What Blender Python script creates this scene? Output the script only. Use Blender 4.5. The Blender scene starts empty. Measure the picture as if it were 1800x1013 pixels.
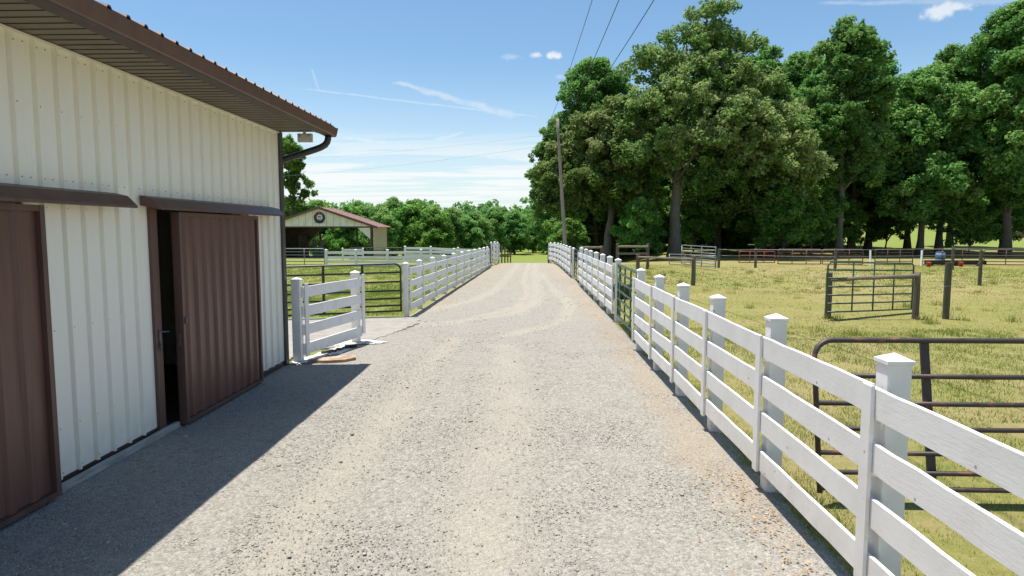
import bpy, math, random
import numpy as np
from mathutils import Vector, Matrix

scene = bpy.context.scene
R = math.radians

# ------------------------------------------------------------------ camera
cam_d = bpy.data.cameras.new("camera")
cam_d.sensor_width = 36.0
cam_d.lens = 23.0
cam_d.clip_start = 0.05
cam_d.clip_end = 3000
cam = bpy.data.objects.new("camera", cam_d)
cam.location = (0, 0, 2.35)
cam.rotation_euler = (R(90 - 5.04), 0, R(1.74))
scene.collection.objects.link(cam)
scene.camera = cam

# ------------------------------------------------------------------ exposure, sun, sky
scene.view_settings.view_transform = 'Standard'
scene.view_settings.look = 'None'
scene.view_settings.gamma = 1
scene.view_settings.exposure = 0.62
scene.cycles.diffuse_bounces = 6

SUN_TO = Vector((-0.15, 0.10, 1.0)).normalized()
sun_d = bpy.data.lights.new("sun", 'SUN')
sun_d.energy = 4.8
sun_d.angle = R(0.5)
sun_d.color = (1.0, 0.955, 0.88)
sun = bpy.data.objects.new("sun", sun_d)
sun.location = (-10, 8, 60)
sun.rotation_euler = (-SUN_TO).to_track_quat('-Z', 'Y').to_euler()
scene.collection.objects.link(sun)


class NT:
    """small helper for node trees"""
    def __init__(self, tree):
        self.t = tree
        self.n = tree.nodes
        self.l = tree.links

    def node(self, typ, **kw):
        nd = self.n.new(typ)
        for k, v in kw.items():
            setattr(nd, k, v)
        return nd

    def put(self, sock, v):
        if isinstance(v, bpy.types.NodeSocket):
            self.l.new(v, sock)
        else:
            if isinstance(v, (tuple, list)) and len(v) == 3 and sock.type == 'RGBA':
                v = (*v, 1)
            sock.default_value = v

    def math(self, op, a, b=0.0, c=None, clamp=False):
        nd = self.node('ShaderNodeMath', operation=op, use_clamp=clamp)
        self.put(nd.inputs[0], a)
        self.put(nd.inputs[1], b)
        if c is not None:
            self.put(nd.inputs[2], c)
        return nd.outputs[0]

    def vmath(self, op, a, b=None):
        nd = self.node('ShaderNodeVectorMath', operation=op)
        self.put(nd.inputs[0], a)
        if b is not None:
            self.put(nd.inputs[1], b)
        return nd.outputs['Value'] if op in ('DOT_PRODUCT', 'LENGTH', 'DISTANCE') else nd.outputs[0]

    def mix(self, f, a, b, blend='MIX'):
        nd = self.node('ShaderNodeMix', data_type='RGBA', blend_type=blend)
        self.put(nd.inputs[0], f)
        self.put(nd.inputs[6], a)
        self.put(nd.inputs[7], b)
        return nd.outputs[2]

    def noise(self, vec, scale, detail=4, rough=0.55, dist=0.0):
        nd = self.node('ShaderNodeTexNoise')
        if vec is not None:
            self.put(nd.inputs['Vector'], vec)
        nd.inputs['Scale'].default_value = scale
        nd.inputs['Detail'].default_value = detail
        nd.inputs['Roughness'].default_value = rough
        nd.inputs['Distortion'].default_value = dist
        return nd.outputs['Fac']

    def voro(self, vec, scale, feature='F1'):
        nd = self.node('ShaderNodeTexVoronoi', feature=feature)
        self.put(nd.inputs['Vector'], vec)
        nd.inputs['Scale'].default_value = scale
        return nd

    def smooth(self, v, lo, hi, a=0.0, b=1.0):
        nd = self.node('ShaderNodeMapRange', interpolation_type='SMOOTHSTEP')
        self.put(nd.inputs['Value'], v)
        nd.inputs['From Min'].default_value = lo
        nd.inputs['From Max'].default_value = hi
        nd.inputs['To Min'].default_value = a
        nd.inputs['To Max'].default_value = b
        return nd.outputs[0]

    def scale(self, vec, s):
        nd = self.node('ShaderNodeMapping')
        self.put(nd.inputs['Vector'], vec)
        nd.inputs['Scale'].default_value = s
        return nd.outputs[0]

    def attr(self, name):
        return self.node('ShaderNodeAttribute', attribute_name=name).outputs['Fac']


def px_dir(x, y):
    """unit world direction seen at a point of the sky, used to lay the clouds out on the sky"""
    f, p, w = 1150.0, R(5.04), R(1.74)
    fw = np.array([-math.sin(w) * math.cos(p), math.cos(w) * math.cos(p), -math.sin(p)])
    r = np.array([math.cos(w), math.sin(w), 0])
    u = np.cross(r, fw)
    d = fw + r * (x - 900) / f - u * (y - 506.5) / f
    return d / np.linalg.norm(d)


world = bpy.data.worlds.new("World")
scene.world = world
world.use_nodes = True
nt = NT(world.node_tree)
nt.n.clear()
sky = nt.node('ShaderNodeTexSky', sky_type='NISHITA')
sky.sun_disc = False
sky.sun_elevation = math.asin(SUN_TO.z)
sky.sun_rotation = R(-56)
sky.air_density = 1.0
sky.dust_density = 0.6
sky.ozone_density = 1.6
tc = nt.node('ShaderNodeTexCoord').outputs['Generated']
dirv = nt.vmath('NORMALIZE', tc)
sep = nt.node('ShaderNodeSeparateXYZ')
nt.put(sep.inputs[0], dirv)
el = sep.outputs['Z']
# cirrus veil: noise laid on a high flat layer, so streaks flatten towards the horizon
inv = nt.math('DIVIDE', 1.0, nt.math('ADD', nt.math('MAXIMUM', el, 0.0), 0.035))
comb = nt.node('ShaderNodeCombineXYZ')
nt.put(comb.inputs[0], nt.math('MULTIPLY', sep.outputs['X'], inv))
nt.put(comb.inputs[1], nt.math('MULTIPLY', sep.outputs['Y'], inv))
layer = comb.outputs[0]
streak = nt.noise(nt.scale(layer, (0.30, 0.9, 1)), 1.25, 6, 0.6, 0.6)
low = nt.smooth(el, 0.19, 0.07)                       # only low in the sky
veil = nt.math('MULTIPLY', nt.smooth(streak, 0.36, 0.56), low)
base_haze = nt.smooth(el, 0.26, -0.01, 0.0, 0.55)
cloud = nt.math('MAXIMUM', nt.math('MULTIPLY', veil, 0.95), base_haze)
# vapour trails: thin bands of great circles
fray = nt.noise(dirv, 26, 4, 0.6)
wisp = nt.noise(dirv, 70, 3, 0.6)


def trail(p0, p1, w0, w1, amount):
    a, b = px_dir(*p0), px_dir(*p1)
    n = np.cross(a, b)
    n /= np.linalg.norm(n)
    t = np.cross(n, a)
    ang = math.acos(float(np.clip(a @ b, -1, 1)))
    off = nt.math('ADD', nt.vmath('DOT_PRODUCT', dirv, tuple(n)), nt.math('MULTIPLY', nt.math('SUBTRACT', fray, 0.5), w1 * 1.2))
    along = nt.math('DIVIDE', nt.math('ARCTAN2', nt.vmath('DOT_PRODUCT', dirv, tuple(t)), nt.vmath('DOT_PRODUCT', dirv, tuple(a))), ang)
    wid = nt.math('ADD', w0, nt.math('MULTIPLY', along, w1 - w0))
    band = nt.smooth(nt.math('DIVIDE', nt.math('ABSOLUTE', off), nt.math('MAXIMUM', wid, 0.0005)), 1.0, 0.1)
    ends = nt.math('MULTIPLY', nt.smooth(along, -0.04, 0.08), nt.smooth(along, 1.05, 0.9))
    f = nt.math('MULTIPLY', nt.math('MULTIPLY', band, ends), amount)
    return nt.math('MULTIPLY', f, nt.smooth(wisp, 0.25, 0.6, 0.55, 1.0))


for args in [((530, 156), (962, 208), .0022, .0028, .38), ((690, 143), (915, 208), .004, .014, .42),
             ((548, 122), (560, 160), .003, .003, .30), ((585, 238), (950, 285), .005, .010, .6),
             ((745, 252), (818, 233), .009, .004, .5), ((1440, 6), (1800, 2), .003, .006, .25)]:
    cloud = nt.math('MAXIMUM', cloud, trail(*args))
# small fair-weather puffs
for (x, y, r, sx, am) in [(943, 97, .010, 1.0, .65), (975, 98, .012, 1.1, .8), (898, 101, .010, 1.8, .25), (988, 135, .008, 1.5, .25), (1655, 20, .024, 1.0, .7), (1682, 14, .015, 1.6, .7)]:
    d = px_dir(x, y)
    dv = nt.scale(nt.vmath('SUBTRACT', dirv, tuple(d)), (1 / sx, 1, 2.1))
    q = nt.math('ADD', nt.math('DIVIDE', nt.vmath('LENGTH', dv), r), nt.math('MULTIPLY', nt.math('SUBTRACT', wisp, 0.5), 1.9))
    cloud = nt.math('MAXIMUM', cloud, nt.smooth(q, 1.1, 0.2, 0.0, am))
bg_sky = nt.node('ShaderNodeBackground')
tinted = nt.mix(1.0, sky.outputs[0], (0.80, 0.96, 1.0), 'MULTIPLY')
skycol = nt.mix(cloud, tinted, (6.2, 6.4, 6.4))
nt.put(bg_sky.inputs['Color'], skycol)
bg_sky.inputs['Strength'].default_value = 0.10
outw = nt.node('ShaderNodeOutputWorld')
nt.l.new(bg_sky.outputs[0], outw.inputs[0])

# ------------------------------------------------------------------ helpers
col = scene.collection
rng = np.random.default_rng(7)
random.seed(7)


def wl(o):
    v = Vector((0, 0, 0))
    while o is not None:
        v += Vector(o.location)
        o = o.parent
    return v


def link(name, mesh, parent=None):
    o = bpy.data.objects.new(name, mesh)
    col.objects.link(o)
    if parent is not None:
        o.parent = parent
    return o


def tag(o, label=None, cat=None, group=None, kind=None):
    if label:
        o['label'] = label
    if cat:
        o['category'] = cat
    if group:
        o['group'] = group
    if kind:
        o['kind'] = kind
    return o


def thing(name, loc, label, cat, group=None):
    o = link(name, None)
    o.location = loc
    o.empty_display_size = 0.2
    return tag(o, label, cat, group)


def copy_tree(o, parent=None):
    c = o.copy()
    col.objects.link(c)
    c.parent = parent
    for ch in list(o.children):
        copy_tree(ch, c)
    return c


class MB:
    def __init__(self):
        self.v, self.f, self.m = [], [], []

    def add(self, vs, fs, mi=0):
        b = len(self.v)
        self.v += [tuple(map(float, p)) for p in vs]
        self.f += [tuple(i + b for i in f) for f in fs]
        self.m += [mi] * len(fs)
        return self

    def box(self, x0, x1, y0, y1, z0, z1, mi=0):
        vs = [(x, y, z) for z in (z0, z1) for y in (y0, y1) for x in (x0, x1)]
        return self.add(vs, [(0, 2, 3, 1), (4, 5, 7, 6), (0, 1, 5, 4), (1, 3, 7, 5), (3, 2, 6, 7), (2, 0, 4, 6)], mi)

    def bbox(self, x0, x1, y0, y1, z0, z1, b, mi=0):
        """box with chamfered vertical edges and top rim"""
        def ring(d, z):
            X0, X1, Y0, Y1 = x0 + d, x1 - d, y0 + d, y1 - d
            return [(X0 + b, Y0, z), (X1 - b, Y0, z), (X1, Y0 + b, z), (X1, Y1 - b, z), (X1 - b, Y1, z), (X0 + b, Y1, z), (X0, Y1 - b, z), (X0, Y0 + b, z)]
        vs = ring(0, z0) + ring(0, z1 - b) + ring(b * .7, z1)
        fs = [tuple(range(7, -1, -1)), tuple(range(16, 24))]
        for k in (0, 8):
            fs += [(k + i, k + (i + 1) % 8, k + 8 + (i + 1) % 8, k + 8 + i) for i in range(8)]
        return self.add(vs, fs, mi)

    def board(self, p0, p1, h, t, side, nseg=6, jit=0.0, r=None, mi=0):
        """board from p0 to p1 (bottom centre line), height h, thickness t along side vector"""
        r = r or random
        p0, p1, side = Vector(p0), Vector(p1), Vector(side).normalized() * (t / 2)
        vs = []
        for i in range(nseg + 1):
            p = p0.lerp(p1, i / nseg)
            a, b, c = (r.uniform(-jit, jit) for _ in range(3))
            up0, up1 = Vector((0, 0, a)), Vector((0, 0, h + b))
            s2 = side * (c * 6)
            e = 0.004
            vs += [p - side + up0 + s2, p + side + up0 + s2, p + side + up1 + s2 - Vector((0, 0, e)), p + side * .7 + up1 + s2, p - side * .7 + up1 + s2, p - side + up1 + s2 - Vector((0, 0, e))]
        fs = [(5, 4, 3, 2, 1, 0), tuple(6 * nseg + k for k in range(6))]
        for i in range(nseg):
            a = 6 * i
            fs += [(a + k, a + (k + 1) % 6, a + 6 + (k + 1) % 6, a + 6 + k) for k in range(6)]
        return self.add(vs, fs, mi)

    def tube(self, pts, r, n=8, cap=True, mi=0):
        pts = [Vector(p) for p in pts]
        rs = r if isinstance(r, (list, tuple)) else [r] * len(pts)
        vs, fs = [], []
        ref = None
        for i, p in enumerate(pts):
            d = (pts[min(i + 1, len(pts) - 1)] - pts[max(i - 1, 0)]).normalized()
            if ref is None:
                ref = Vector((0, 0, 1)) if abs(d.z) < 0.9 else Vector((1, 0, 0))
            a = d.cross(ref).normalized()
            b = a.cross(d).normalized()
            ref = b
            for k in range(n):
                th = 2 * math.pi * k / n
                vs.append(p + a * (math.cos(th) * rs[i]) + b * (math.sin(th) * rs[i]))
        for i in range(len(pts) - 1):
            for k in range(n):
                fs.append((i * n + k, i * n + (k + 1) % n, (i + 1) * n + (k + 1) % n, (i + 1) * n + k))
        if cap:
            fs += [tuple(range(n - 1, -1, -1)), tuple((len(pts) - 1) * n + k for k in range(n))]
        return self.add(vs, fs, mi)

    def prism(self, poly, axis, a0, a1, mi=0):
        """extrude a 2-D polygon along an axis ('x': poly is (y,z); 'y': poly is (x,z); 'z': poly is (x,y))"""
        def P(p, a):
            return {'x': (a, p[0], p[1]), 'y': (p[0], a, p[1]), 'z': (p[0], p[1], a)}[axis]
        n = len(poly)
        vs = [P(p, a0) for p in poly] + [P(p, a1) for p in poly]
        fs = [tuple(range(n)), tuple(range(2 * n - 1, n - 1, -1))] + [(i, i + n, (i + 1) % n + n, (i + 1) % n) for i in range(n)]
        return self.add(vs, fs, mi)

    def mesh(self, name, mats, off=(0, 0, 0), smooth=False):
        me = bpy.data.meshes.new(name)
        ox, oy, oz = off
        me.from_pydata([(x - ox, y - oy, z - oz) for x, y, z in self.v], [], self.f)
        mats = mats if isinstance(mats, (list, tuple)) else [mats]
        for m in mats:
            me.materials.append(m)
        if len(mats) > 1:
            me.polygons.foreach_set('material_index', self.m)
        import bmesh
        bm = bmesh.new()
        bm.from_mesh(me)
        bmesh.ops.recalc_face_normals(bm, faces=bm.faces)
        bm.to_mesh(me)
        bm.free()
        if smooth:
            me.polygons.foreach_set('use_smooth', [True] * len(me.polygons))
        me.update()
        return me

    def build(self, name, mats, parent=None, smooth=False):
        off = wl(parent) if parent is not None else (0, 0, 0)
        return link(name, self.mesh(name, mats, off, smooth), parent)


def np_mesh(name, verts, faces, mat, attrs=None, smooth=False):
    """fast mesh from numpy; faces is an (n,k) array"""
    me = bpy.data.meshes.new(name)
    nf, k = faces.shape
    me.vertices.add(len(verts))
    me.vertices.foreach_set('co', np.ascontiguousarray(verts, np.float32).ravel())
    me.loops.add(nf * k)
    me.loops.foreach_set('vertex_index', np.ascontiguousarray(faces, np.int32).ravel())
    me.polygons.add(nf)
    me.polygons.foreach_set('loop_start', np.arange(0, nf * k, k, dtype=np.int32))
    me.polygons.foreach_set('loop_total', np.full(nf, k, dtype=np.int32))
    if smooth:
        me.polygons.foreach_set('use_smooth', np.ones(nf, bool))
    me.update(calc_edges=True)
    me.materials.append(mat)
    for nm, (dom, arr) in (attrs or {}).items():
        a = me.attributes.new(nm, 'FLOAT', dom)
        a.data.foreach_set('value', np.ascontiguousarray(arr, np.float32))
    return me


_perm = np.random.default_rng(3).random((256, 256))


def vnoise(x, y):
    xi, yi = np.floor(x).astype(int), np.floor(y).astype(int)
    fx, fy = x - xi, y - yi
    fx, fy = fx * fx * (3 - 2 * fx), fy * fy * (3 - 2 * fy)
    g = lambda i, j: _perm[i & 255, j & 255]
    return (g(xi, yi) * (1 - fx) + g(xi + 1, yi) * fx) * (1 - fy) + (g(xi, yi + 1) * (1 - fx) + g(xi + 1, yi + 1) * fx) * fy


def fbm(x, y, o=4):
    s, a, t = 0, 1, 0
    for i in range(o):
        s = s + a * vnoise(x * 2 ** i + 17 * i, y * 2 ** i + 31 * i)
        t += a
        a *= .5
    return s / t


def sstep(v, a, b):
    t = np.clip((v - a) / (b - a), 0, 1)
    return t * t * (3 - 2 * t)


def terrain(x, y):
    x, y = np.asarray(x, float), np.asarray(y, float)
    mid = np.interp(y, [-1e3, 46, 52, 62, 90, 130, 250, 400, 900], [0, 0, -.25, -1.2, -3.6, -2.6, -1.8, 3.2, 8])
    lef = np.interp(y, [-1e3, 58, 75, 100, 130, 250, 400, 900], [0, -.1, -1.2, -2.6, -2.6, -1.8, 3.2, 8])
    rig = np.interp(y, [-1e3, 60, 100, 160, 300, 900], [0, 0, .7, 2.0, 5, 16])
    k = sstep(x, 3.0, 16.0)
    j = sstep(x, -4.0, -9.0)
    return (mid * (1 - j) + lef * j) * (1 - k) + rig * k


def tz(x, y):
    return float(terrain(x, y))


# ------------------------------------------------------------------ materials
def new_mat(name):
    m = bpy.data.materials.new(name)
    m.use_nodes = True
    m.node_tree.nodes.clear()
    n = NT(m.node_tree)
    out = n.node('ShaderNodeOutputMaterial')
    b = n.node('ShaderNodeBsdfPrincipled')
    n.l.new(b.outputs[0], out.inputs[0])
    return m, n, b, out


def obj_co(n):
    return n.node('ShaderNodeTexCoord').outputs['Object']


def world_co(n):
    return n.node('ShaderNodeNewGeometry').outputs['Position']


def bump(n, b, h, strength=0.3, dist=0.01):
    bp = n.node('ShaderNodeBump')
    bp.inputs['Strength'].default_value = strength
    bp.inputs['Distance'].default_value = dist
    n.put(bp.inputs['Height'], h)
    n.l.new(bp.outputs[0], b.inputs['Normal'])


def simple(name, c, rough=0.6, var=0.15, scale=6, metal=0.0, stretch=(1, 1, 1), c2=None, lo=.4, hi=.7, bumps=0.0, spec=0.5):
    m, n, b, o = new_mat(name)
    co = n.scale(world_co(n), stretch)
    f = n.noise(co, scale, 5, 0.6)
    c2 = c2 or tuple(x * (1 - var * 2) for x in c)
    n.put(b.inputs['Base Color'], n.mix(n.smooth(f, lo, hi), c, c2))
    n.put(b.inputs['Roughness'], rough)
    b.inputs['Metallic'].default_value = metal
    b.inputs['Specular IOR Level'].default_value = spec
    if bumps:
        bump(n, b, n.noise(co, scale * 5, 4, .6), bumps, .01)
    return m


def white_paint(name, stretch, dirt=1.0):
    m, n, b, o = new_mat(name)
    co = world_co(n)
    g = n.scale(co, stretch)
    grain = n.noise(g, 22, 5, .65)
    patch = n.noise(co, 3.1, 5, .6)
    flake = n.noise(n.scale(co, tuple(s * .6 + .25 for s in stretch)), 34, 3, .7)
    c = n.mix(n.smooth(patch, .35, .75), (.82, .80, .78), (.74, .72, .69))
    c = n.mix(n.math('MULTIPLY', n.smooth(grain, .58, .8), .22 * dirt), c, (.56, .54, .50))
    vk = n.voro(n.scale(co, (6, 6, 6)), 1.0)
    c = n.mix(n.math('MULTIPLY', n.smooth(vk.outputs['Distance'], .085, .05), .7), c, (.25, .21, .17))      # nail heads and knots
    spz = n.node('ShaderNodeSeparateXYZ')
    n.put(spz.inputs[0], co)
    mud = n.math('MULTIPLY', n.smooth(spz.outputs['Z'], .42, .0), n.smooth(n.noise(co, 9, 5, .65), .38, .7))
    c = n.mix(n.math('MULTIPLY', mud, .6), c, (.46, .38, .27))
    crack = n.math('MULTIPLY', n.smooth(flake, .71, .78), n.smooth(patch, .45, .6))
    c = n.mix(n.math('MULTIPLY', crack, .75 * dirt), c, (.30, .28, .26))
    n.put(b.inputs['Base Color'], c)
    b.inputs['Roughness'].default_value = .55
    b.inputs['Specular IOR Level'].default_value = .3
    bump(n, b, n.math('ADD', grain, n.math('MULTIPLY', flake, .6)), .22, .005)
    return m


M = {}
M['paint'] = white_paint('white_board_paint', (3.0, .35, 3.0))
M['paint_x'] = white_paint('white_cross_board_paint', (.35, 3.0, 3.0))
M['paint_post'] = white_paint('white_post_paint', (3.0, 3.0, .3))
M['cap'] = simple('white_cap', (.80, .80, .80), .5, .06, 9)


def barn_white():
    m, n, b, o = new_mat('barn_steel_cream')
    co = world_co(n)
    p = n.noise(n.scale(co, (1, 1, .35)), 1.3, 5, .6)
    fine = n.noise(n.scale(co, (1, 6, .5)), 6, 4, .6)
    sp = n.node('ShaderNodeSeparateXYZ')
    n.put(sp.inputs[0], co)
    top = n.math('MULTIPLY', n.smooth(sp.outputs['Z'], 2.9, 4.0), n.smooth(p, .35, .7, .4, 1.0))   # patchily yellower towards the eave
    c = n.mix(n.smooth(fine, .45, .8), (.87, .83, .725), (.83, .79, .69))
    c = n.mix(n.math('MULTIPLY', top, .45), c, (.78, .74, .58))
    splash = n.math('MULTIPLY', n.smooth(sp.outputs['Z'], .6, .08), n.smooth(n.noise(co, 7, 5, .65), .3, .65))
    c = n.mix(n.math('MULTIPLY', splash, .35), c, (.55, .50, .42))
    wn = n.node('ShaderNodeTexWhiteNoise', noise_dimensions='1D')
    n.put(wn.inputs['W'], n.math('FLOOR', n.math('DIVIDE', sp.outputs['Y'], .774)))
    c = n.mix(n.math('MULTIPLY', wn.outputs['Value'], .35), c, (.76, .735, .665))
    streak = n.noise(n.scale(co, (1, 9, .22)), 3.2, 5, .6)
    c = n.mix(n.math('MULTIPLY', n.smooth(streak, .58, .8), .25), c, (.58, .54, .45))
    n.put(b.inputs['Base Color'], c)
    b.inputs['Roughness'].default_value = .42
    bump(n, b, n.noise(co, 2.2, 3, .5), .12, .02)
    return m


M['barn'] = barn_white()
M['screw'] = simple('screw_head', (.10, .09, .08), .5)
M['brown'] = simple('brown_steel', (.122, .064, .050), .42, .12, 3, stretch=(2, 2, .4), bumps=.05)
M['door_brown'] = simple('brown_door_steel', (.148, .070, .053), .38, .14, 4, stretch=(3, 3, .25), bumps=.05)
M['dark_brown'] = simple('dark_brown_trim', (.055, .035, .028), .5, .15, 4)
M['soffit'] = simple('taupe_soffit', (.20, .165, .125), .6, .12, 2)
M['soffit_gap'] = simple('soffit_gap', (.06, .048, .038), .7)
M['trim_dark'] = simple('dark_grey_trim', (.055, .055, .048), .5, .15, 3)
M['spout'] = simple('black_downspout', (.025, .022, .02), .35, .2, 8)
M['roof'] = simple('red_brown_roof_steel', (.15, .068, .052), .42, .15, 2)
M['pale_sill'] = simple('weathered_sill', (.38, .38, .35), .8, .2, 8, stretch=(3, .4, 3), bumps=.3)
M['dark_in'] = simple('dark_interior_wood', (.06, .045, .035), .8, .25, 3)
M['dirt_floor'] = simple('dirt_floor', (.16, .12, .09), .95, .2, 3)
M['latch'] = simple('latch_steel', (.16, .18, .20), .45, .2, 12, metal=.6)
M['lamp_white'] = simple('lamp_housing', (.62, .60, .52), .5, .12, 14)
M['lamp_glass'] = simple('lamp_glass', (.30, .27, .2), .2)
M['green_pipe'] = simple('green_gate_paint', (.030, .085, .05), .4, .2, 9, c2=(.13, .19, .15), lo=.6, hi=.75)
M['drive_gate'] = simple('dark_green_gate_paint', (.018, .07, .032), .4, .2, 9, c2=(.10, .17, .12), lo=.62, hi=.78)
M['black_pipe'] = simple('black_gate_paint', (.018, .02, .022), .4, .2, 9, c2=(.08, .08, .08), lo=.58, hi=.75)
M['brown_pipe'] = simple('worn_brown_gate_paint', (.045, .034, .034), .5, .2, 5, c2=(.22, .07, .055), lo=.54, hi=.66, stretch=(.8, 2, 2), bumps=.1)
M['silver_pipe'] = simple('galvanised_pipe', (.24, .26, .255), .4, .15, 9, metal=.3)
M['red_pipe'] = simple('faded_red_gate_paint', (.28, .075, .055), .5, .2, 5)
M['rust_pipe'] = simple('rusty_corral_pipe', (.10, .055, .045), .6, .25, 5, c2=(.2, .11, .08))
M['grey_wood'] = simple('weathered_post_wood', (.15, .125, .095), .9, .25, 8, stretch=(4, 4, .3), bumps=.6)
M['green_wood'] = simple('treated_post_wood', (.105, .10, .062), .9, .2, 8, stretch=(4, 4, .3), bumps=.6)
M['rail_wood'] = simple('weathered_rail_wood', (.20, .17, .13), .9, .25, 8, stretch=(.4, 4, 4), bumps=.6)
M['pole_wood'] = simple('utility_pole_wood', (.30, .265, .225), .9, .2, 7, stretch=(4, 4, .2), bumps=.5)
M['wire'] = simple('cable', (.03, .03, .032), .6)
M['pale_wire'] = simple('aluminium_cable', (.45, .46, .47), .6)
M['thin_wire'] = simple('fence_wire', (.30, .30, .29), .5, metal=.5)
M['bark'] = simple('tree_bark', (.115, .095, .072), .95, .25, 5, stretch=(3, 3, .5), bumps=.9)
M['bark_pale'] = simple('pale_tree_bark', (.17, .155, .13), .95, .22, 4, stretch=(3, 3, .5), bumps=.8)
M['pav_white'] = simple('pavilion_steel', (.76, .71, .62), .5, .1, 2)
M['pav_roof'] = simple('pavilion_roof_steel', (.44, .27, .225), .5, .1, 2)
M['pav_seam'] = simple('pavilion_seam', (.35, .30, .24), .6)
M['pav_side'] = simple('pavilion_side_steel', (.60, .48, .40), .5, .1, 2)
M['maroon'] = simple('emblem_maroon', (.14, .016, .018), .5)
M['black'] = simple('emblem_black', (.012, .012, .014), .5)
M['emblem_white'] = simple('emblem_white', (.68, .68, .68), .5)
M['emblem_grey'] = simple('emblem_grey', (.13, .15, .17), .5)
M['tub'] = simple('dark_tub_plastic', (.03, .05, .04), .45, .2, 6)
M['water'] = simple('tub_water', (.02, .03, .03), .08)
M['bucket'] = simple('red_bucket_plastic', (.55, .04, .025), .4)
M['blue'] = simple('blue_barrel_plastic', (.16, .28, .48), .45)
M['bunk'] = simple('feed_bunk_rubber', (.03, .024, .022), .7)
M['stone'] = simple('brown_slab', (.30, .17, .09), .9, .3, 6, c2=(.42, .36, .28), bumps=.6)
M['lime'] = simple('white_spill', (.66, .65, .62), .95, .1, 11, c2=(.36, .34, .30), lo=.42, hi=.62, bumps=.4)
M['rubber'] = simple('black_scrap', (.03, .03, .03), .7)
M['brick'] = simple('far_house_brick', (.34, .17, .12), .9, .15, 2)


def ground_mat():
    m, n, b, o = new_mat('pasture_grass')
    co = world_co(n)
    big = n.noise(co, .09, 5, .6)
    mid = n.noise(co, .55, 5, .65)
    small = n.noise(co, 5.5, 5, .7)
    fine = n.noise(n.scale(co, (1, 1, 1)), 38, 4, .75)
    green = n.mix(n.smooth(small, .35, .65), (.20, .205, .055), (.285, .26, .092))
    straw = n.mix(n.smooth(small, .35, .65), (.295, .245, .108), (.35, .28, .145))
    dry = n.smooth(n.math('ADD', n.math('MULTIPLY', big, .55), n.math('MULTIPLY', mid, .5)),   .45, .63)
    c = n.mix(dry, green, straw)
    dirt = n.math('MULTIPLY', n.smooth(mid, .60, .70), n.smooth(small, .42, .6))
    c = n.mix(n.math('MULTIPLY', dirt, .7), c, (.30, .19, .10))
    c = n.mix(n.smooth(fine, .35, .75, 0, .45), c, (.12, .125, .036))
    lush = n.attr('lush')
    c = n.mix(n.math('MULTIPLY', lush, .75), c, n.mix(n.smooth(small, .35, .65), (.13, .20, .035), (.20, .25, .055)))
    far = n.attr('worn')
    c = n.mix(far, c, n.mix(n.smooth(small, .35, .65), (.36, .25, .14), (.28, .21, .13)))
    n.put(b.inputs['Base Color'], c)
    b.inputs['Roughness'].default_value = 1
    b.inputs['Specular IOR Level'].default_value = .1
    bump(n, b, n.math('ADD', small, n.math('MULTIPLY', fine, .5)), .9, .05)
    return m


def gravel_mat():
    m, n, b, o = new_mat('crushed_gravel')
    co = world_co(n)
    dust, clay = n.attr('dust'), n.attr('clay')
    warp = n.node('ShaderNodeTexNoise')
    n.put(warp.inputs['Vector'], co)
    warp.inputs['Scale'].default_value = 30
    wco = n.vmath('ADD', co, n.vmath('MULTIPLY', n.vmath('SUBTRACT', warp.outputs['Color'], (.5, .5, .5)), (.018, .018, .018)))
    va, vb, vc = n.voro(wco, 34), n.voro(wco, 75), n.voro(wco, 15)
    sa = n.node('ShaderNodeSeparateColor')
    n.put(sa.inputs[0], va.outputs['Color'])
    sb = n.node('ShaderNodeSeparateColor')
    n.put(sb.inputs[0], vb.outputs['Color'])
    sc_ = n.node('ShaderNodeSeparateColor')
    n.put(sc_.inputs[0], vc.outputs['Color'])
    mid = n.noise(co, 1.4, 6, .65)
    fine = n.noise(co, 120, 3, .7)
    grey = n.mix(sa.outputs[0], (.212, .199, .176), (.462, .430, .378))
    grey = n.mix(n.math('MULTIPLY', n.smooth(sb.outputs[0], 0, 1), .7), grey, n.mix(sb.outputs[1], (.155, .146, .132), (.49, .458, .405)))
    pale = n.mix(sb.outputs[0], (.295, .264, .215), (.435, .394, .326))
    # single darker and whiter stones
    d = n.math('ADD', dust, n.math('MULTIPLY', n.math('SUBTRACT', mid, .5), .9))
    c = n.mix(n.smooth(d, .0, 1.0, .25, .85), grey, pale)
    cl = n.math('ADD', clay, n.math('MULTIPLY', n.math('SUBTRACT', n.noise(co, 2.6, 5, .7), .5), .9))
    c = n.mix(n.smooth(cl, .25, 1.05, 0, .62), c, n.mix(sb.outputs[2], (.325, .26, .178), (.41, .335, .24)))
    rocks = n.math('MULTIPLY', n.smooth(sc_.outputs[0], .93, .95), n.smooth(vc.outputs['Distance'], .34, .26))
    c = n.mix(n.math('MULTIPLY', rocks, .6), c, n.mix(sc_.outputs[1], (.09, .09, .095), (.44, .43, .40)))
    c = n.mix(n.smooth(fine, .38, .7, 0, .25), c, (.14, .132, .118))
    n.put(b.inputs['Base Color'], c)
    b.inputs['Roughness'].default_value = .95
    b.inputs['Specular IOR Level'].default_value = .15
    h = n.math('ADD', n.math('MULTIPLY', n.math('SUBTRACT', 1, va.outputs['Distance']), .9), n.math('MULTIPLY', n.math('SUBTRACT', 1, vb.outputs['Distance']), .5))
    h = n.math('ADD', h, n.math('MULTIPLY', rocks, 1.0))
    h = n.math('MULTIPLY', h, n.smooth(d, .2, 1.0, 1.0, .55))
    bump(n, b, h, .85, .026)
    return m


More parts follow.
